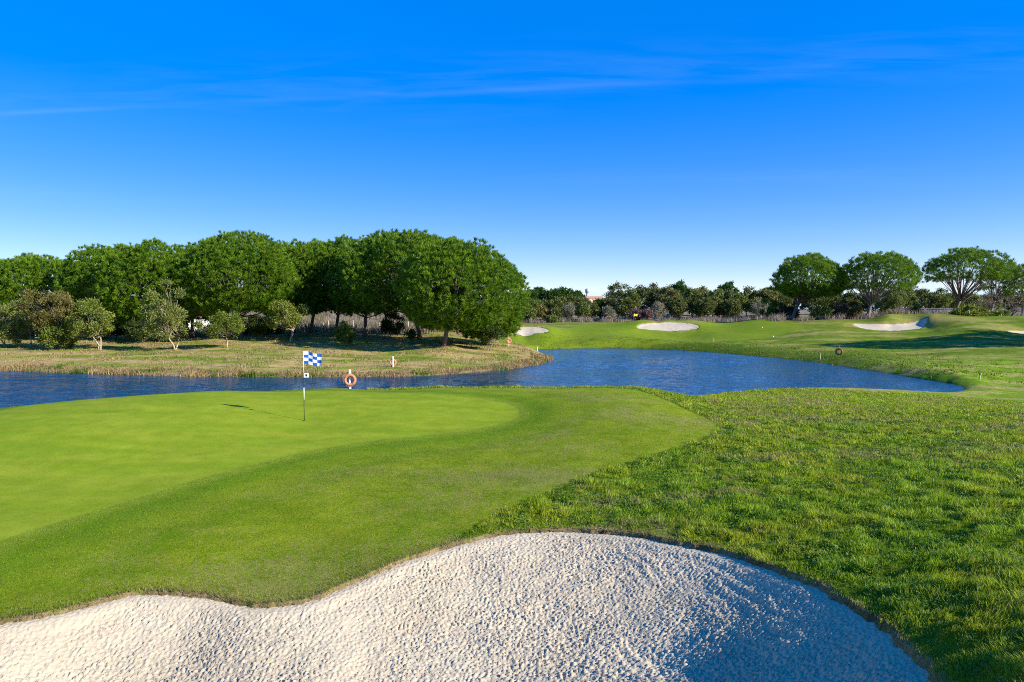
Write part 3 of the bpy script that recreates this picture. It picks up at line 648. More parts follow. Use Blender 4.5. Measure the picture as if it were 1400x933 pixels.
grove = [  # trunk px, dist, crown px, top, half width, bottom, label
    (50, 100, 50, 352, 57, 434, 'flat-topped umbrella pine rising above the white shed at the left'),
    (140, 96, 142, 339, 44, 452, 'umbrella pine behind the pale trunked olive tree, left in the grove'),
    (205, 92, 206, 333, 52, 447, 'dense umbrella pine right behind the tall grey-green willow'),
    (262, 101, 264, 339, 42, 444, 'umbrella pine with the white building showing under its crown'),
    (330, 93, 327, 322, 60, 436, 'broad tall umbrella pine behind the small round-headed tree'),
    (395, 101, 398, 334, 42, 436, 'umbrella pine directly behind the two-stemmed olive tree in the grove'),
    (424, 108, 438, 332, 40, 428, 'umbrella pine with dark bare trunk seen above the checkered flag'),
    (460, 104, 468, 329, 44, 432, 'umbrella pine whose trunk rises behind the light green bush'),
    (498, 97, 505, 329, 42, 436, 'umbrella pine with forked trunk, right of the light green bush'),
    (574, 91, 556, 319, 64, 432, 'tallest umbrella pine of the grove with straight brown trunk'),
    (607, 80, 622, 330, 64, 452, 'umbrella pine with leaning forked trunk standing nearest the shore'),
    (664, 87, 668, 354, 43, 464, 'low crowned pine with foliage near the ground at the right end of the grove'),
    (90, 116, 92, 355, 46, 432, 'pine in the back row seen in the dip between the two leftmost crowns'),
    (178, 115, 172, 338, 46, 432, 'back row pine filling the gap left of the dense pine behind the willow'),
    (288, 117, 294, 331, 46, 432, 'back row pine between the white building and the broad tall pine'),
    (366, 117, 364, 330, 44, 432, 'back row pine just right of the broad tall pine'),
    (528, 112, 527, 324, 46, 432, 'back row pine left of the tallest crown of the grove'),
    (628, 104, 600, 326, 44, 436, 'back row pine behind the leaning forked pine'),
    (-100, 104, -100, 352, 50, 436, 'umbrella pine outside the left edge of the photo'),
    (-55, 98, -50, 366, 50, 430, 'pine at the left edge of the photo, mostly outside it')]
for a in grove:
    a = a[:4] + (a[4] * 1.17,) + a[5:]; big = a[4] * a[1] / F
    px_tree('umbrella_pine', a[6], 'pine tree', 'umbrella pines of the grove', *a[:6], trunk_r=.27 if a[1] < 110 else .22, fork=3.6 if a[0] < 600 else 3.0, **{**pine_kw, 'low': .95 if a[5] > 448 else .8, 'tufts': int(1650 * (big / 5.2) ** 1.6) if a[1] < 110 else 1100})
open_kw = dict(n_lobe=44, tufts=1300, K=34, L=.50, W=.065, dome=.30, gap=-.13, cols=PINE, bark=M_grey, spread=.12, lobe_r=.23, low=.3, open_=.45, spr_dir=.6, limb_share=.8, rmin=.75)
px_tree('umbrella_pine', 'dark dense umbrella pine, left of the pair on the far right rise', 'pine tree', 'pines on the right rise', 1083, 152, 1106, 350, 43, 408, trunk_r=.42, fork=4.5, **{**open_kw, 'low': .85, 'tufts': 1700, 'gap': -.5, 'bark': M_bark})
px_tree('umbrella_pine', 'spreading pine with pale bare limbs above the curved bunker', 'pine tree', 'pines on the right rise', 1186, 147, 1199, 347, 45, 412, trunk_r=.42, fork=4.0, **{**open_kw, 'limb_k': 1.0, 'gap': -.2})
px_tree('umbrella_pine', 'open umbrella pine with thin dark branches behind the yellow-green bush', 'pine tree', 'pines on the right rise', 1303, 150, 1322, 341, 46, 396, trunk_r=.36, fork=4.0, **{**open_kw, 'bark': M_bark})
px_tree('umbrella_pine', 'smaller pine crowding the right side of the open umbrella pine', 'pine tree', 'pines on the right rise', 1352, 158, 1368, 358, 27, 408, trunk_r=.3, fork=4.0, **{**open_kw, 'tufts': 500})
px_tree('umbrella_pine', 'dark pine cut off by the right edge of the photo', 'pine tree', 'pines on the right rise', 1396, 150, 1408, 362, 30, 415, trunk_r=.3, fork=4.0, **{**open_kw, 'tufts': 500, 'low': .5})

# broadleaf trees and bushes of the meadow
OLIVE = ((.12, .165, .02), (.26, .295, .045)); WILLOW = ((.13, .165, .03), (.26, .285, .065)); BROWN = ((.12, .115, .025), (.22, .19, .05)); GREEN_B = ((.09, .14, .012), (.2, .24, .03)); DARK = ((.03, .06, .008), (.07, .11, .015))
bl = dict(n_lobe=20, tufts=420, K=18, L=.24, W=.10, spread=.17, lobe_r=.30, low=.9, spr_dir=1.2, limb_share=.9, rmin=.42, open_=.3)
def shrub(name, label, cat, group, tpx, d, cpx, top, hw, bot, cols, bark, fork=1.0, trunk_r=.10, stems=1, **kw):
    trunk_r *= .75; fork *= .85; bot += 4
    return px_tree(name, label, cat, group, tpx, d, cpx, top, hw, bot, cols=cols, bark=bark, fork=fork, trunk_r=trunk_r, stems=stems, **{**bl, **kw})
G_ = 'small trees and bushes in front of the pines'
shrub('willow_tree', 'grey feathery willow at the left edge of the photo', 'tree', G_, 8, 80, 8, 408, 24, 470, WILLOW, M_grey, 1.5, .1, 2)
shrub('olive_tree', 'thin tree with yellowish leaves beside the white shed', 'tree', G_, 42, 80, 40, 418, 14, 455, OLIVE, M_grey, 2.0, .09, tufts=160, n_lobe=10)
shrub('oak_tree', 'large brownish tree, biggest of those before the grove', 'tree', G_, 78, 79, 74, 384, 36, 460, BROWN, M_grey, 2.2, .14, tufts=800, n_lobe=30)
shrub('bush', 'dark green bush under the large brownish tree', 'bush', G_, 86, 77.5, 84, 440, 24, 478, GREEN_B, M_grey, .5, .06, 3, tufts=380)
shrub('olive_tree', 'olive tree with several pale yellow stems in front of the dark pines', 'tree', G_, 137, 77.5, 130, 405, 30, 462, OLIVE, M_pale, 1.7, .10, 3, tufts=460)
shrub('willow_tree', 'tall grey-green leaning willow on a pale trunk', 'tree', G_, 240, 77, 226, 386, 33, 464, WILLOW, M_pale, 1.6, .12, 2, tufts=620, n_lobe=28)
shrub('oak_tree', 'small round-headed tree on a single pale trunk', 'tree', G_, 310, 77.5, 308, 424, 33, 460, GREEN_B, M_pale, 1.9, .10, tufts=420, low=.6)
shrub('olive_tree', 'two-stemmed olive tree with white stems in the middle of the grove', 'tree', G_, 397, 88, 388, 404, 28, 452, OLIVE, M_pale, 2.2, .11, 2, tufts=480)
shrub('bush', 'light green bush standing alone before the pine trunks', 'bush', G_, 471, 83, 471, 440, 13, 467, GREEN_B, M_grey, .6, .05, 3, tufts=200, n_lobe=12)
shrub('bush', 'dark bush in the shade between the forked pine and the tallest pine', 'bush', G_, 533, 94, 534, 426, 18, 456, DARK, M_grey, .6, .06, 3, tufts=300)
shrub('sapling', 'young leafy tree beside the low crowned pine', 'tree', G_, 668, 80, 670, 441, 20, 466, DARK, M_grey, 1.0, .07, 2, tufts=260, n_lobe=14)
shrub('sapling', 'thin sapling at the foot of the tallest pine', 'tree', G_, 562, 86, 563, 449, 6, 462, DARK, M_grey, .7, .03, 1, tufts=50, n_lobe=6)
shrub('bush', 'low dark understorey bush behind the tall willow', 'bush', G_, 195, 88, 195, 430, 26, 464, DARK, M_grey, .6, .06, 3, tufts=380)
shrub('bush', 'low dark understorey bush left of the two-stemmed olive tree', 'bush', G_, 352, 92, 352, 425, 18, 460, DARK, M_grey, .6, .06, 3, tufts=300)

for px, d, hw, top, lb in [(15, 108, 24, 424, 'leftmost of the dark bushes under the pines'), (60, 112, 24, 430, 'second of the dark bushes under the pines, near the white shed'), (108, 108, 22, 428, 'dark bush under the pines behind the pale stemmed olive tree'),
                           (160, 107, 24, 426, 'dark bush under the pines right of the pale stemmed olive tree'), (228, 108, 24, 428, 'dark bush under the pines left of the white house'), (315, 110, 22, 430, 'dark bush under the pines right of the white house'), (375, 112, 16, 432, 'last dark bush under the pines before the open trunks')]:
    shrub('bush', lb, 'bush', 'dark bushes under the pines', px, d, px, top, hw, 456, DARK, M_grey, .6, .06, 3, tufts=420, L=.34, W=.16)
# far tree line beyond the pond
far_kw = dict(n_lobe=18, tufts=330, K=16, L=.52, W=.27, spread=.3, lobe_r=.36, low=.95, spr_dir=1.3, limb_share=.5)
OAK1 = ((.075, .10, .02), (.16, .175, .045)); OAK2 = ((.10, .14, .024), (.20, .225, .05)); OAK3 = ((.125, .13, .03), (.22, .205, .055)); FPINE = ((.025, .075, .008), (.07, .14, .02)); PALE = ((.20, .19, .12), (.30, .28, .18)); PURP = ((.15, .08, .08), (.24, .15, .13))
PAL = dict(a=(OAK1, 'oak_tree', 'dark green oak'), b=(OAK2, 'oak_tree', 'olive green oak'), c=(OAK3, 'oak_tree', 'brownish oak'), p=(FPINE, 'pine_tree', 'blackish green pine'), g=(PALE, 'bare_tree', 'pale bare tree'), r=(PURP, 'bush', 'reddish purple bush'), y=(((.17, .15, .03), (.26, .21, .05)), 'bush', 'yellowish bush'))
far = [(722, 398, 15, 226, 'p'), (738, 395, 17, 230, 'p'), (755, 397, 15, 228, 'p'), (772, 395, 15, 232, 'p'), (788, 400, 15, 230, 'p'), (716, 408, 14, 205, 'a'), (730, 412, 13, 200, 'b'), (747, 409, 15, 204, 'a'), (762, 408, 13, 203, 'b'), (776, 404, 16, 206, 'a'), (793, 406, 15, 206, 'a'),
       (808, 415, 11, 204, 'a'), (820, 411, 12, 210, 'p'), (833, 406, 12, 208, 'a'), (845, 389, 20, 212, 'a'), (862, 394, 15, 202, 'b'), (880, 388, 17, 210, 'a'), (897, 389, 16, 214, 'a'), (912, 389, 16, 206, 'c'), (930, 386, 13, 222, 'p'), (946, 392, 15, 205, 'b'), (958, 391, 16, 213, 'c'), (974, 394, 16, 203, 'b'), (993, 387, 14, 221, 'p'), (988, 396, 16, 206, 'c'),
       (1006, 396, 15, 203, 'b'), (1020, 394, 16, 212, 'a'), (1036, 396, 15, 205, 'a'), (1050, 396, 15, 203, 'c'), (1066, 398, 16, 205, 'a'), (1052, 394, 14, 216, 'p'), (1075, 402, 14, 210, 'b'), (925, 404, 14, 200, 'a'), (855, 410, 13, 200, 'a'), (1000, 408, 13, 199, 'a'), (1034, 408, 12, 199, 'b'), (963, 408, 13, 199, 'a'),
       (1214, 394, 19, 196, 'b'), (1237, 393, 15, 200, 'b'), (1258, 394, 17, 205, 'a'), (1280, 396, 16, 203, 'b'), (1300, 399, 15, 205, 'a'), (1325, 402, 16, 210, 'b'), (1350, 404, 15, 212, 'a'), (1378, 402, 16, 215, 'b'), (1402, 402, 16, 212, 'a'), (1110, 400, 16, 205, 'a'), (1135, 398, 16, 206, 'b'), (1160, 399, 16, 205, 'a'), (1186, 398, 16, 204, 'b'),
       (742, 419, 8, 192, 'y'), (779, 416, 7, 192, 'g'), (798, 417, 8, 192, 'b'), (832, 420, 8, 190, 'g'), (868, 425, 9, 190, 'r'), (884, 425, 9, 189, 'r'), (899, 413, 10, 192, 'g'), (1040, 412, 10, 188, 'g'), (760, 424, 9, 191, 'a'), (725, 424, 9, 191, 'b'), (705, 422, 12, 193, 'a'), (754, 435, 6, 180, 'b')]
order = sorted(range(len(far)), key=lambda i: far[i][0])
def ordw(n): return ['first', 'second', 'third', 'fourth', 'fifth', 'sixth', 'seventh', 'eighth', 'ninth', 'tenth', 'eleventh', 'twelfth', 'thirteenth', 'fourteenth', 'fifteenth', 'sixteenth', 'seventeenth', 'eighteenth', 'nineteenth', 'twentieth'][n]
cnt = {}; lab = {}
for i in order:
    right = far[i][0] > 1090; w = ('behind the right pines' if right else 'in the far tree line'); key = (far[i][4], right)
    n = cnt.get(key, 0); cnt[key] = n + 1
    lab[i] = PAL[far[i][4]][2] + ' ' + w + ', ' + ordw(n) + ' such from the left'
for i, (px, top, hw, d, kd) in enumerate(far):
    cols, nm, _ = PAL[kd]
    kw = dict(far_kw)
    if kd in 'gry': kw.update(tufts=110, n_lobe=10, L=.5, W=.16 if kd == 'g' else .3)
    if kd == 'p': kw.update(tufts=260, L=.9, W=.3, lobe_r=.3)
    if hw < 13: kw.update(tufts=min(kw['tufts'], 170))
    dd = d; x, y = at(px, dd); g = H1(x, y); bot = 430 + (-g - .6) / dd * F
    px_tree(nm, lab[i], 'bush' if nm == 'bush' else 'tree', 'trees of the far tree line', px, dd, px, top, hw, min(bot, 438), trunk_r=.2, fork=2.0, cols=cols, bark=M_pale if kd == 'g' else M_grey, flat=.8 if kd != 'p' else .6, **kw)
# scrub below the right pines
G3 = 'scrub on the right rise'
sc = dict(n_lobe=14, tufts=230, K=10, L=.5, W=.24, spread=.22, low=.9)
shrub('bush', 'yellow-green bush below the open umbrella pine', 'bush', G3, 1318, 130, 1320, 420, 27, 441, ((.13, .16, .012), (.24, .25, .03)), M_grey, .5, .06, 3, **{**sc, 'tufts': 360})
shrub('bush', 'dark green bush right of the yellow-green bush', 'bush', G3, 1365, 133, 1366, 426, 16, 440, GREEN_B, M_grey, .5, .05, 3, **sc)
shrub('bush', 'brown bush between the trunks of the two big right pines', 'bush', G3, 1145, 152, 1146, 409, 20, 437, ((.14, .09, .06), (.24, .17, .10)), M_grey, .8, .06, 3, **sc)
shrub('bush', 'olive brown bush at the trunk of the spreading pine', 'bush', G3, 1168, 150, 1166, 416, 16, 438, BROWN, M_grey, .8, .06, 3, **sc)
shrub('bush', 'dark brown bush left of the dark dense pine', 'bush', G3, 1075, 155, 1078, 413, 16, 438, ((.07, .05, .035), (.13, .10, .06)), M_grey, .8, .06, 3, **sc)
shrub('bush', 'green bush at the left foot of the right pines', 'bush', G3, 1058, 158, 1056, 408, 14, 437, GREEN_B, M_grey, .8, .06, 3, **sc)
shrub('bush', 'green bush between dark pine and brown bush', 'bush', G3, 1122, 149, 1122, 412, 14, 437, OLIVE, M_grey, .8, .06, 3, **sc)
shrub('bush', 'small round dark bush in front of the blue-grey shed', 'bush', G3, 1250, 158, 1251, 415, 9, 433, DARK, M_grey, .6, .05, 3, **{**sc, 'tufts': 120})
shrub('bush', 'grey-green bush right of the spreading pine trunk', 'bush', G3, 1218, 150, 1218, 412, 13, 434, OLIVE, M_grey, .7, .06, 3, **sc)
for tpx, cpx, lb in [(1352, 1348, 'leafless leaning tree left of the pair near the right edge'), (1382, 1392, 'leafless leaning tree right of the pair near the right edge')]:
    shrub('bare_tree', lb, 'tree', G3, tpx, 140, cpx, 402, 22, 424, ((.16, .12, .08), (.25, .2, .13)), M_bark, 1.4, .14, 3, **{**sc, 'tufts': 90, 'L': .4, 'W': .1, 'K': 8, 'low': .3})
# shade-giving pines beyond the right edge
for i, (x, y, h, rr2) in enumerate([(71, 80, 14.5, 5.5), (79, 82, 15.5, 5.5), (88, 85, 15, 6), (97, 88, 15, 6)]):
    tree('umbrella_pine', (x, y, H1(x, y)), ['nearest', 'second', 'third', 'outermost'][i] + ' of the pines outside the right edge that shade the fairway', 'pine tree', 'pines that shade the fairway', h, 0, rr2, 5.0, .35, 4.2, **{**open_kw, 'tufts': 700, 'low': .6, 'gap': -9})

# ---------------------------------------------------------------- flagsticks
M_white = simple('white_paint', (.8, .8, .78), .4, .05, 20)
M_black = simple('black_paint', (.02, .02, .02), .4, .2, 20)
M_fwhite = simple('white_cloth', (.78, .79, .8), .8, .05, 30); M_fblue = simple('blue_cloth', (.015, .10, .42), .8, .2, 30); M_fyel = simple('yellow_cloth', (.8, .62, .05), .8, .1, 30)
M_orange = simple('orange_plastic', (.56, .21, .11), .6, .12, 6); M_rope = simple('rope', (.4, .3, .2), .9, .2, 40); M_brown = simple('red_brown_plastic', (.34, .10, .05), .5, .2, 6)
M_wood = simple('weathered_wood', (.55, .47, .33), .9, .25, 12, .4); M_hole = simple('cup_shade', (.02, .02, .015), .8, .1, 10)
def flagstick(px, py, zz, h, fw, fh, cloth, checker, label, rz=0):
    x, y, _ = P(px, py, zz); z = H1(x, y)
    t = thing('flagstick', (x, y, z), label, 'golf flag')
    segs = [(0, .30, M_black, .011), (.30, .475, M_white, .013), (.475, .62, M_black, .008), (.62, 1.0, M_white, .009)]
    b = MB()
    for i, (a, c, m, r_) in enumerate(segs): b.tube([(0, 0, a * h - (.05 if a == 0 else 0)), (0, 0, c * h)], r_ if checker else .018, 8, mi=i % 2)
    b.build('pole', [M_black, M_white], t, True)
    nx, nz = 16, 16; U, V = np.meshgrid(np.linspace(0, 1, nx + 1), np.linspace(0, 1, nz + 1))
    X = U * fw + .01; Z = h - V * fh - U * (.085 if checker else .04) + .012 * np.sin(U * 7) ; Y = .04 * np.sin(U * 8 + V * 1.5) * U + .02 * np.sin(U * 4)
    v = np.stack([X.ravel(), Y.ravel(), Z.ravel()], 1); v2 = v + np.array([0, .004, 0]); n = len(v)
    k = np.arange(nz)[:, None] * (nx + 1) + np.arange(nx)[None, :]; q = np.stack([k, k + 1, k + nx + 2, k + nx + 1], -1).reshape(-1, 4)
    jz, jx = np.meshgrid(np.arange(nz) // 4, np.arange(nx) // 4, indexing='ij'); mi = ((jx + jz) % 2).ravel() if checker else np.zeros(nx * nz, int)
    mesh_obj('flag', np.concatenate([v, v2]), np.concatenate([q, q[:, ::-1] + n]), cloth, parent=t, smooth=True, mat_idx=np.concatenate([mi, mi]))
    if checker:
        b = MB(); b.box((.085, -.012, h * .655), (.078, .006, .068)); s = b.build('plaque', M_white, t)
        b = MB()   # small dark crest
        a = np.linspace(0, 2 * np.pi, 17)[:-1]; sh = np.stack([.028 * np.cos(a), np.zeros(16), .026 * np.sin(a) - .008 * (np.sin(a) < 0) * (1 - np.abs(np.cos(a)))], 1)
        c = np.array([.085, -.0205, h * .655 - .006]); vv = np.concatenate([sh + c, sh + c + [0, .004, 0], [c, c + [0, .004, 0]]]);
        b.add(vv, [(32, i, (i + 1) % 16, (i + 1) % 16) for i in range(16)] + [(i, i + 16, (i + 1) % 16 + 16, (i + 1) % 16) for i in range(16)])
        b.box((.085, -.0185, h * .655 + .03), (.03, .003, .006)); b.build('crest', M_black, s)
        b = MB(); b.tube([(0, 0, .004), (0, 0, .0065)], .054, 16); b.build('cup_shade_disc', M_hole, t)  # flat dark disc on the turf, its colour painting the shade inside the hole
    return t
flagstick(416, 575, -3.27, 2.13, .54, .385, [M_fwhite, M_fblue], True, 'flagstick with blue and white checkered flag and small white plaque on the near green')
flagstick(866.5, 452, -3.25, 2.13, .75, .45, [M_fyel], False, 'distant flagstick with yellow flag in front of the oval bunker')
# ---------------------------------------------------------------- lifebuoys on posts
def torus(R0, r0, n=28, m=10):
    a = np.arange(n) * 2 * np.pi / n; c = np.arange(m) * 2 * np.pi / m; A, Cc = np.meshgrid(a, c, indexing='ij')
    v = np.stack([(R0 + r0 * np.cos(Cc)) * np.cos(A), r0 * .85 * np.sin(Cc), (R0 + r0 * np.cos(Cc)) * np.sin(A)], -1).reshape(-1, 3)
    f = [(i * m + j, ((i + 1) % n) * m + j, ((i + 1) % n) * m + (j + 1) % m, i * m + (j + 1) % m) for i in range(n) for j in range(m)]
    return v, f
def buoy(x, y, post_top, ring_z, rz, mat, label_r, label_p, D=.74, side=-1, pw=.055, pm=None):
    z = H1(x, y)
    p = thing('lifebuoy_post', (x, y, z), label_p, 'post', 'lifebuoy posts round the pond', rz)
    hh = post_top - z
    b = MB(); b.box((0, 0, hh / 2 - .15), (pw, pw * .8, hh / 2 + .15)); b.box((0, 0, hh + .012), (pw * 1.15, pw, .012)); b.build('post', pm or M_white, p)
    hz = min(ring_z - z + D / 2 - .05, hh - .06)
    b = MB(); b.tube([(0, side * pw * .8, hz), (0, side * .12, hz), (0, side * .15, hz + .05)], .012, 6); b.build('hook', M_black, p)
    t = thing('lifebuoy', (x + math.sin(-rz) * side * .11, y + math.cos(rz) * side * .11, ring_z), label_r, 'lifebuoy', 'lifebuoys round the pond', rz)
    r0 = D * .115; b = MB(); b.add(*torus(D / 2 - r0, r0)); b.build('ring', mat, t, True)
    for k in range(4):
        a = np.linspace(-.11, .11, 4) + k * np.pi / 2 + np.pi / 4; b = MB()
        b.tube(np.stack([(D / 2 - r0) * np.cos(a), 0 * a, (D / 2 - r0) * np.sin(a)], 1), r0 * 1.04, 10, cap=False); b.build('band', mat, t, True)
    a = np.linspace(0, 2 * np.pi, 41); b = MB(); rr3 = D / 2 + .005 + .02 * np.abs(np.cos(2 * a)); b.tube(np.stack([rr3 * np.cos(a), 0 * a - .02, rr3 * np.sin(a)], 1), .009, 5, cap=False); b.build('grab_rope', M_rope, t)
x, y = at(478, 39.5); buoy(x, y, zpix(506, 39.5), zpix(519.5, 39.5), .12, M_orange, 'large orange lifebuoy hanging just behind the green', 'white post holding the orange lifebuoy behind the green', .72)
x, y, _ = P(537.5, 502, -4.93); d = y; buoy(x, y, zpix(487.5, d), zpix(496, d), .3, M_orange, 'faded orange lifebuoy on the far shore before the tallest pine', 'white post with lifebuoy on the far shore meadow', .66, side=1, pw=.05)
d = 75; x, y = at(1148, d); g_ = H1(x, y); buoy(x, y, g_ + 1.15, g_ + .46, -.55, M_brown, 'dark red-brown lifebuoy on the right grass bank', 'pale wooden post holding the dark lifebuoy on the right bank', .78, pw=.05, pm=M_wood)
x, y = at(695.5, 88); buoy(x, y, zpix(459.5, 88), zpix(466, 88), .5, M_orange, 'weathered orange lifebuoy at the tip of the grove meadow', 'pale post with lifebuoy at the right end of the grove', .66, pw=.05, pm=M_wood)
# stakes and tee markers
def stake(px, d, hpx, r, lean, mat, label, name='marker_stake', cat='stake'):
    x, y = at(px, d); z = H1(x, y); h = hpx * d / F
    b = MB(); b.tube([(0, 0, -.2), (lean * h * .5, 0, h * .5), (lean * h, 0, h * .93), (lean * h, 0, h)], [r, r, r, r * .35], 8)
    o = b.build(name, mat, None); o.location = (x, y, z); return tag(o, label, cat, 'hazard stakes round the pond')
stake(1122, 75, 8, .05, .04, M_wood, 'short weathered stake left of the dark lifebuoy')
stake(1340.5, 50, 10, .045, .22, M_wood, 'leaning pale stake at the right tip of the pond')
stake(976, 104, 6, .06, -.05, M_wood, 'small stake on the far bank below the oval bunker')
stake(734.5, 97, 6, .06, .1, M_white, 'white stake at the far left corner of the pond')
M_mark = simple('cream_plastic', (.75, .68, .4), .5, .1, 10)
def marker(px, py, zr, s, label):
    x, y, _ = P(px, py, zr); z = H1(x, y); b = MB()
    b.tube([(0, 0, -.05), (0, 0, s * .5), (0, 0, s * .8), (0, 0, s)], [s * .55, s * .6, s * .4, s * .1], 12); o = b.build('tee_marker', M_mark, None, True); o.location = (x, y, z); tag(o, label, 'tee marker', 'tee markers on the far fairway')
marker(1057, 461, -3.72, .2, 'cream tee marker on the far fairway left of the tree shadow'); marker(1042, 449, -2.6, .16, 'cream tee marker high on the far fairway below the tree line')
# ---------------------------------------------------------------- buildings
M_wall = simple('white_plaster', (.8, .78, .75), .9, .06, 3, .1); M_tile = simple('clay_tiles', (.46, .24, .16), .85, .3, 9, .3); M_pink = simple('pink_plaster', (.62, .46, .38), .9, .08, 2); M_glass = simple('window_glass', (.03, .04, .05), .15, .2, 3, 0, .5); M_shed = simple('blue_grey_metal', (.10, .13, .18), .5, .2, 4); M_steel = simple('grey_steel', (.3, .31, .33), .5, .1, 5)
def house(px, d, w, dep, hgt, rz, label, wall, roof, n_win=3, rise=1.0, z=None, door=True, cat='house'):
    x, y = at(px, d); z = H1(x, y) if z is None else z
    t = thing('house', (x, y, z), label, cat, None, rz)
    b = MB(); b.box((0, 0, hgt / 2 - .3), (w / 2, dep / 2, hgt / 2 + .3)); b.build('wall', wall, t)
    e = .35; ww, dd = w / 2 + e, dep / 2 + e
    b = MB(); b.add([(-ww, -dd, hgt + .01), (ww, -dd, hgt + .01), (ww, 0, hgt + rise), (-ww, 0, hgt + rise), (-ww, dd, hgt + .01), (ww, dd, hgt + .01), (-ww, -dd, hgt + .16), (ww, -dd, hgt + .16), (ww, 0, hgt + rise + .15), (-ww, 0, hgt + rise + .15), (-ww, dd, hgt + .16), (ww, dd, hgt + .16)],
                    [(6, 7, 8, 9), (9, 8, 11, 10), (0, 3, 2, 1), (3, 4, 5, 2), (0, 1, 7, 6), (4, 10, 11, 5), (0, 6, 9, 3), (1, 2, 8, 7), (3, 9, 10, 4), (2, 5, 11, 8)]); b.build('roof', roof, t)
    for i in range(n_win):
        wx = -w / 2 + w * (i + .7) / (n_win + .4)
        b = MB(); b.box((wx, -dep / 2 - .02, hgt * .55), (.5, .05, .5)); f_ = b.build('window', M_white, t)
        b = MB(); b.box((wx, -dep / 2 - .075, hgt * .55), (.42, .008, .42)); b.build('pane', M_glass, f_)
    if door:
        b = MB(); b.box((w / 2 - .9, -dep / 2 - .03, 1.0), (.45, .04, 1.0)); b.build('door', M_wood, t)
    return t
house(262, 138, 9, 7, 3.4, .15, 'low white house with red tiled roof seen under the pine crowns', M_wall, M_tile, 3)
house(36, 128, 6, 5, 2.3, -.1, 'small white shed at the left between the trees', M_wall, simple('white_metal_roof', (.75, .75, .75), .5, .05, 4), 1, .5, cat='shed')
house(808, 420, 14, 10, 8.5, .3, 'pink flat block above the gap in the far tree line', M_pink, M_tile, 4, 1.5, 1.0, cat='building')
house(826, 450, 12, 10, 8.2, -.2, 'pale pink house with tiled roof right of the pink block', M_pink, M_tile, 3, 1.6, 1.0, cat='building')
house(717, 260, 9, 6, 4.0, 0, 'sandy house glimpsed right of the grove', M_pink, M_tile, 2, 1.2, None, cat='building')
x, y = at(802.5, 430); t = thing('water_tower', (x, y, .6), 'slim grey tower rising beside the pink buildings', 'tower')
b = MB(); b.tube([(0, 0, 0), (0, 0, 12.6)], [.9, .6], 10); b.build('shaft', M_steel, t, True); b = MB(); b.tube([(0, 0, 12.6), (0, 0, 13.1), (0, 0, 15.2), (0, 0, 15.6)], [.7, 1.2, 1.2, .5], 12); b.build('tank', M_steel, t, True)
x, y = at(1262, 172); zs = H1(x, y); t = thing('shed', (x, y, zs), 'long low blue-grey shed behind the green mound', 'shed')
b = MB(); b.box((0, 0, 1.0), (8.3, 2.5, 1.3)); b.build('wall', M_shed, t); b = MB(); b.box((0, 0, 2.36), (8.5, 2.7, .055)); b.build('roof', simple('slate_roof', (.16, .19, .24), .5, .1, 4), t)
for k in range(9):
    b = MB(); b.box((-7.6 + k * 1.9, -2.53, 1.0), (.06, .03, 1.25)); b.build('post', M_steel, t)
# pale posts in the field behind the grove
for k, (px, d) in enumerate([(412, 124), (428, 126), (442, 123), (449, 127), (483, 125), (487, 122), (519, 124), (525, 126), (546, 123), (558, 125)]):
    x, y = at(px, d); b = MB(); hh = 1.9 + .3 * math.sin(k * 2.1); b.tube([(0, 0, -.2), (.03, 0, hh * .5), (.03 * math.sin(k), 0, hh)], [.07, .065, .055], 7); o = b.build('field_post', M_wood, None, True); o.location = (x, y, H1(x, y))
    tag(o, 'pale field post behind the pine trunks, ' + ordw(k) + ' from the left', 'post', 'pale posts in the field behind the grove')

# ---------------------------------------------------------------- light, sky, camera
SKY_S, SKY_V = (1.14, .225), (.45, 1.2)
SUN_AZ, SUN_EL = 25.0, 27.0      # degrees behind the right-hand side, height
S = Vector((math.cos(R(SUN_EL)) * math.cos(R(SUN_AZ)), -math.cos(R(SUN_EL)) * math.sin(R(SUN_AZ)), math.sin(R(SUN_EL))))
ld = bpy.data.lights.new('sun', 'SUN'); ld.energy = 5.0; ld.angle = R(.5); ld.color = (1, .93, .82)
lo_ = bpy.data.objects.new('sun', ld); COL.objects.link(lo_); lo_.rotation_euler = S.to_track_quat('Z', 'Y').to_euler()
W = bpy.data.worlds.new('World'); scene.world = W; W.use_nodes = True
N = W.node_tree.nodes; L = W.node_tree.links; bg = N['Background']; bg.inputs['Strength'].default_value = .09
sky = N.new('ShaderNodeTexSky'); sky.sky_type = 'NISHITA'; sky.sun_disc = False; sky.sun_elevation = R(SUN_EL); sky.sun_rotation = R(90 + SUN_AZ); sky.air_density = 1.0; sky.dust_density = .05; sky.ozone_density = 2.0
mm = lambda op, x, y=0.0: math_node(op, x, y, N, L)
# deep polarised blue: less green, richer colour, flatter brightness
vm = N.new('ShaderNodeVectorMath'); vm.operation = 'MULTIPLY'; vm.inputs[1].default_value = (.85, .77, 1.0); L.new(sky.outputs['Color'], vm.inputs[0])
sh = N.new('ShaderNodeSeparateColor'); sh.mode = 'HSV'; L.new(vm.outputs[0], sh.inputs[0])
ch = N.new('ShaderNodeCombineColor'); ch.mode = 'HSV'; 
sat = mm('MINIMUM', mm('ADD', mm('MULTIPLY', sh.outputs[1], SKY_S[0]), SKY_S[1]), 1.0); L.new(sat, ch.inputs[1])
L.new(mm('ADD', mm('MULTIPLY', sat, .066), .559), ch.inputs[0])
L.new(mm('MULTIPLY', mm('POWER', mm('DIVIDE', sh.outputs[2], 6.0), SKY_V[0]), 6.0 * SKY_V[1]), ch.inputs[2])
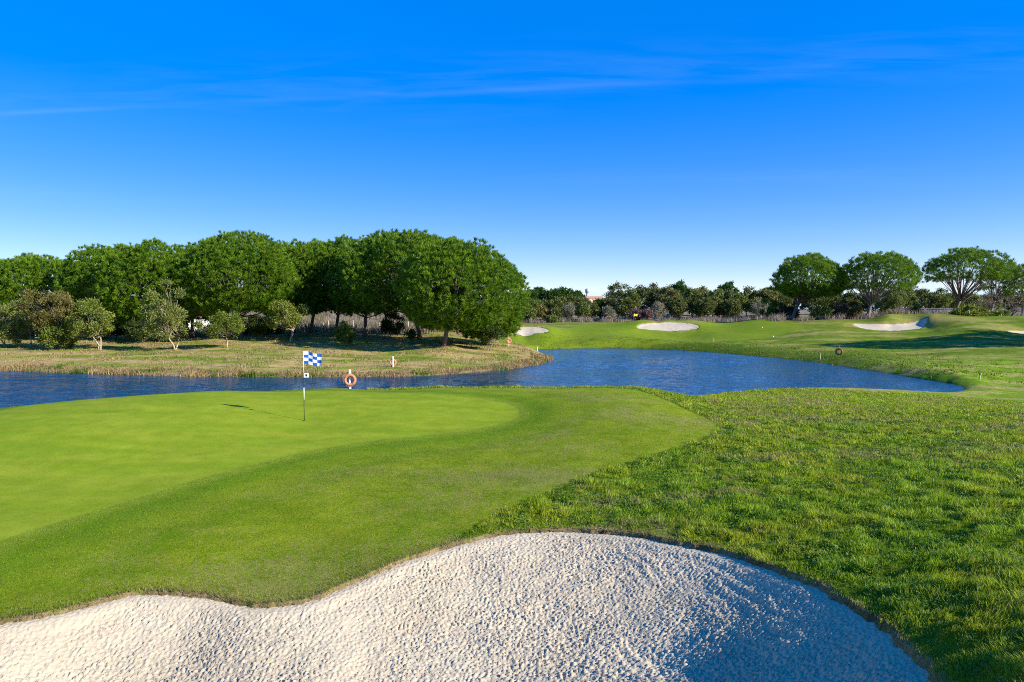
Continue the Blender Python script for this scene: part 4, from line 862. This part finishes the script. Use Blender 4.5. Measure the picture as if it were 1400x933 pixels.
# thin cirrus: one long streak with faint wisps on a plane high above
tc = N.new('ShaderNodeTexCoord'); sx = N.new('ShaderNodeSeparateXYZ'); L.new(tc.outputs['Generated'], sx.inputs['Vector'])
zz = mm('MAXIMUM', sx.outputs['Z'], .03); u_ = mm('DIVIDE', sx.outputs['X'], zz); v_ = mm('DIVIDE', sx.outputs['Y'], zz)
cb = N.new('ShaderNodeCombineXYZ'); L.new(u_, cb.inputs[0]); L.new(v_, cb.inputs[1])
def cnoise(rot, scale, loc, det, dist):
    mp = N.new('ShaderNodeMapping'); mp.inputs['Rotation'].default_value = (0, 0, R(rot)); mp.inputs['Scale'].default_value = (*scale, 1); mp.inputs['Location'].default_value = (*loc, 0); L.new(cb.outputs[0], mp.inputs['Vector'])
    cn = N.new('ShaderNodeTexNoise'); cn.inputs['Scale'].default_value = 1.0; cn.inputs['Detail'].default_value = det; cn.inputs['Roughness'].default_value = .6; cn.inputs['Distortion'].default_value = dist; L.new(mp.outputs[0], cn.inputs['Vector'])
    return cn.outputs['Fac']
wig = cnoise(0, (.9, .9), (0, 0), 4, .3)
dv = mm('SUBTRACT', mm('ADD', v_, mm('MULTIPLY', u_, .142)), 3.08); dv = mm('ADD', dv, mm('MULTIPLY', mm('SUBTRACT', wig, .5), .22))
fade = mm('MINIMUM', mm('MAXIMUM', mm('MULTIPLY', mm('SUBTRACT', 1.15, u_), 1.6), .12), 1.0)
core = mm('POWER', 2.718, mm('MULTIPLY', mm('POWER', mm('ABSOLUTE', mm('DIVIDE', dv, .042)), 2.0), -1.0))
halo = mm('POWER', 2.718, mm('MULTIPLY', mm('POWER', mm('ABSOLUTE', mm('DIVIDE', mm('ADD', dv, .12), .28)), 2.0), -1.0))
br1 = mm('MAXIMUM', mm('MULTIPLY', mm('SUBTRACT', cnoise(8, (.8, 2.6), (3.1, 1), 7, .6), .36), 2.4), 0.0)
br2 = mm('MAXIMUM', mm('MULTIPLY', mm('SUBTRACT', cnoise(14, (1.6, 6), (1.3, 5), 7, .8), .44), 3.0), 0.0)
br3 = mm('MAXIMUM', mm('MULTIPLY', mm('SUBTRACT', cnoise(8, (.25, .9), (7.3, 2), 6, .4), .56), 2.0), 0.0)
den = mm('ADD', mm('ADD', mm('MULTIPLY', mm('MULTIPLY', mm('MULTIPLY', core, fade), br1), .055), mm('MULTIPLY', mm('MULTIPLY', halo, br2), .035)), mm('MULTIPLY', br3, .05))
cm = N.new('ShaderNodeMix'); cm.data_type = 'RGBA'; L.new(mm('MINIMUM', den, .5), cm.inputs['Factor']); L.new(ch.outputs[0], cm.inputs['A']); cm.inputs['B'].default_value = (6, 7, 8, 1)
L.new(cm.outputs['Result'], bg.inputs['Color'])

cd = bpy.data.cameras.new('camera'); cam = bpy.data.objects.new('camera', cd); COL.objects.link(cam); cam.location = (0, 0, 0); cam.rotation_euler = (math.pi / 2 - TH, 0, 0)
cd.sensor_width = 36; cd.lens = F / 1400 * 36; cd.clip_end = 12000; cd.clip_start = .1; scene.camera = cam
vs = scene.view_settings; vs.view_transform = 'Standard'; vs.look = 'None'; vs.exposure = .9; vs.gamma = 1; vs.use_curve_mapping = False
scene.cycles.use_denoising = False; scene.cycles.filter_width = 1.0; scene.cycles.max_bounces = 6; scene.cycles.transparent_max_bounces = 4; scene.cycles.sample_clamp_indirect = 8
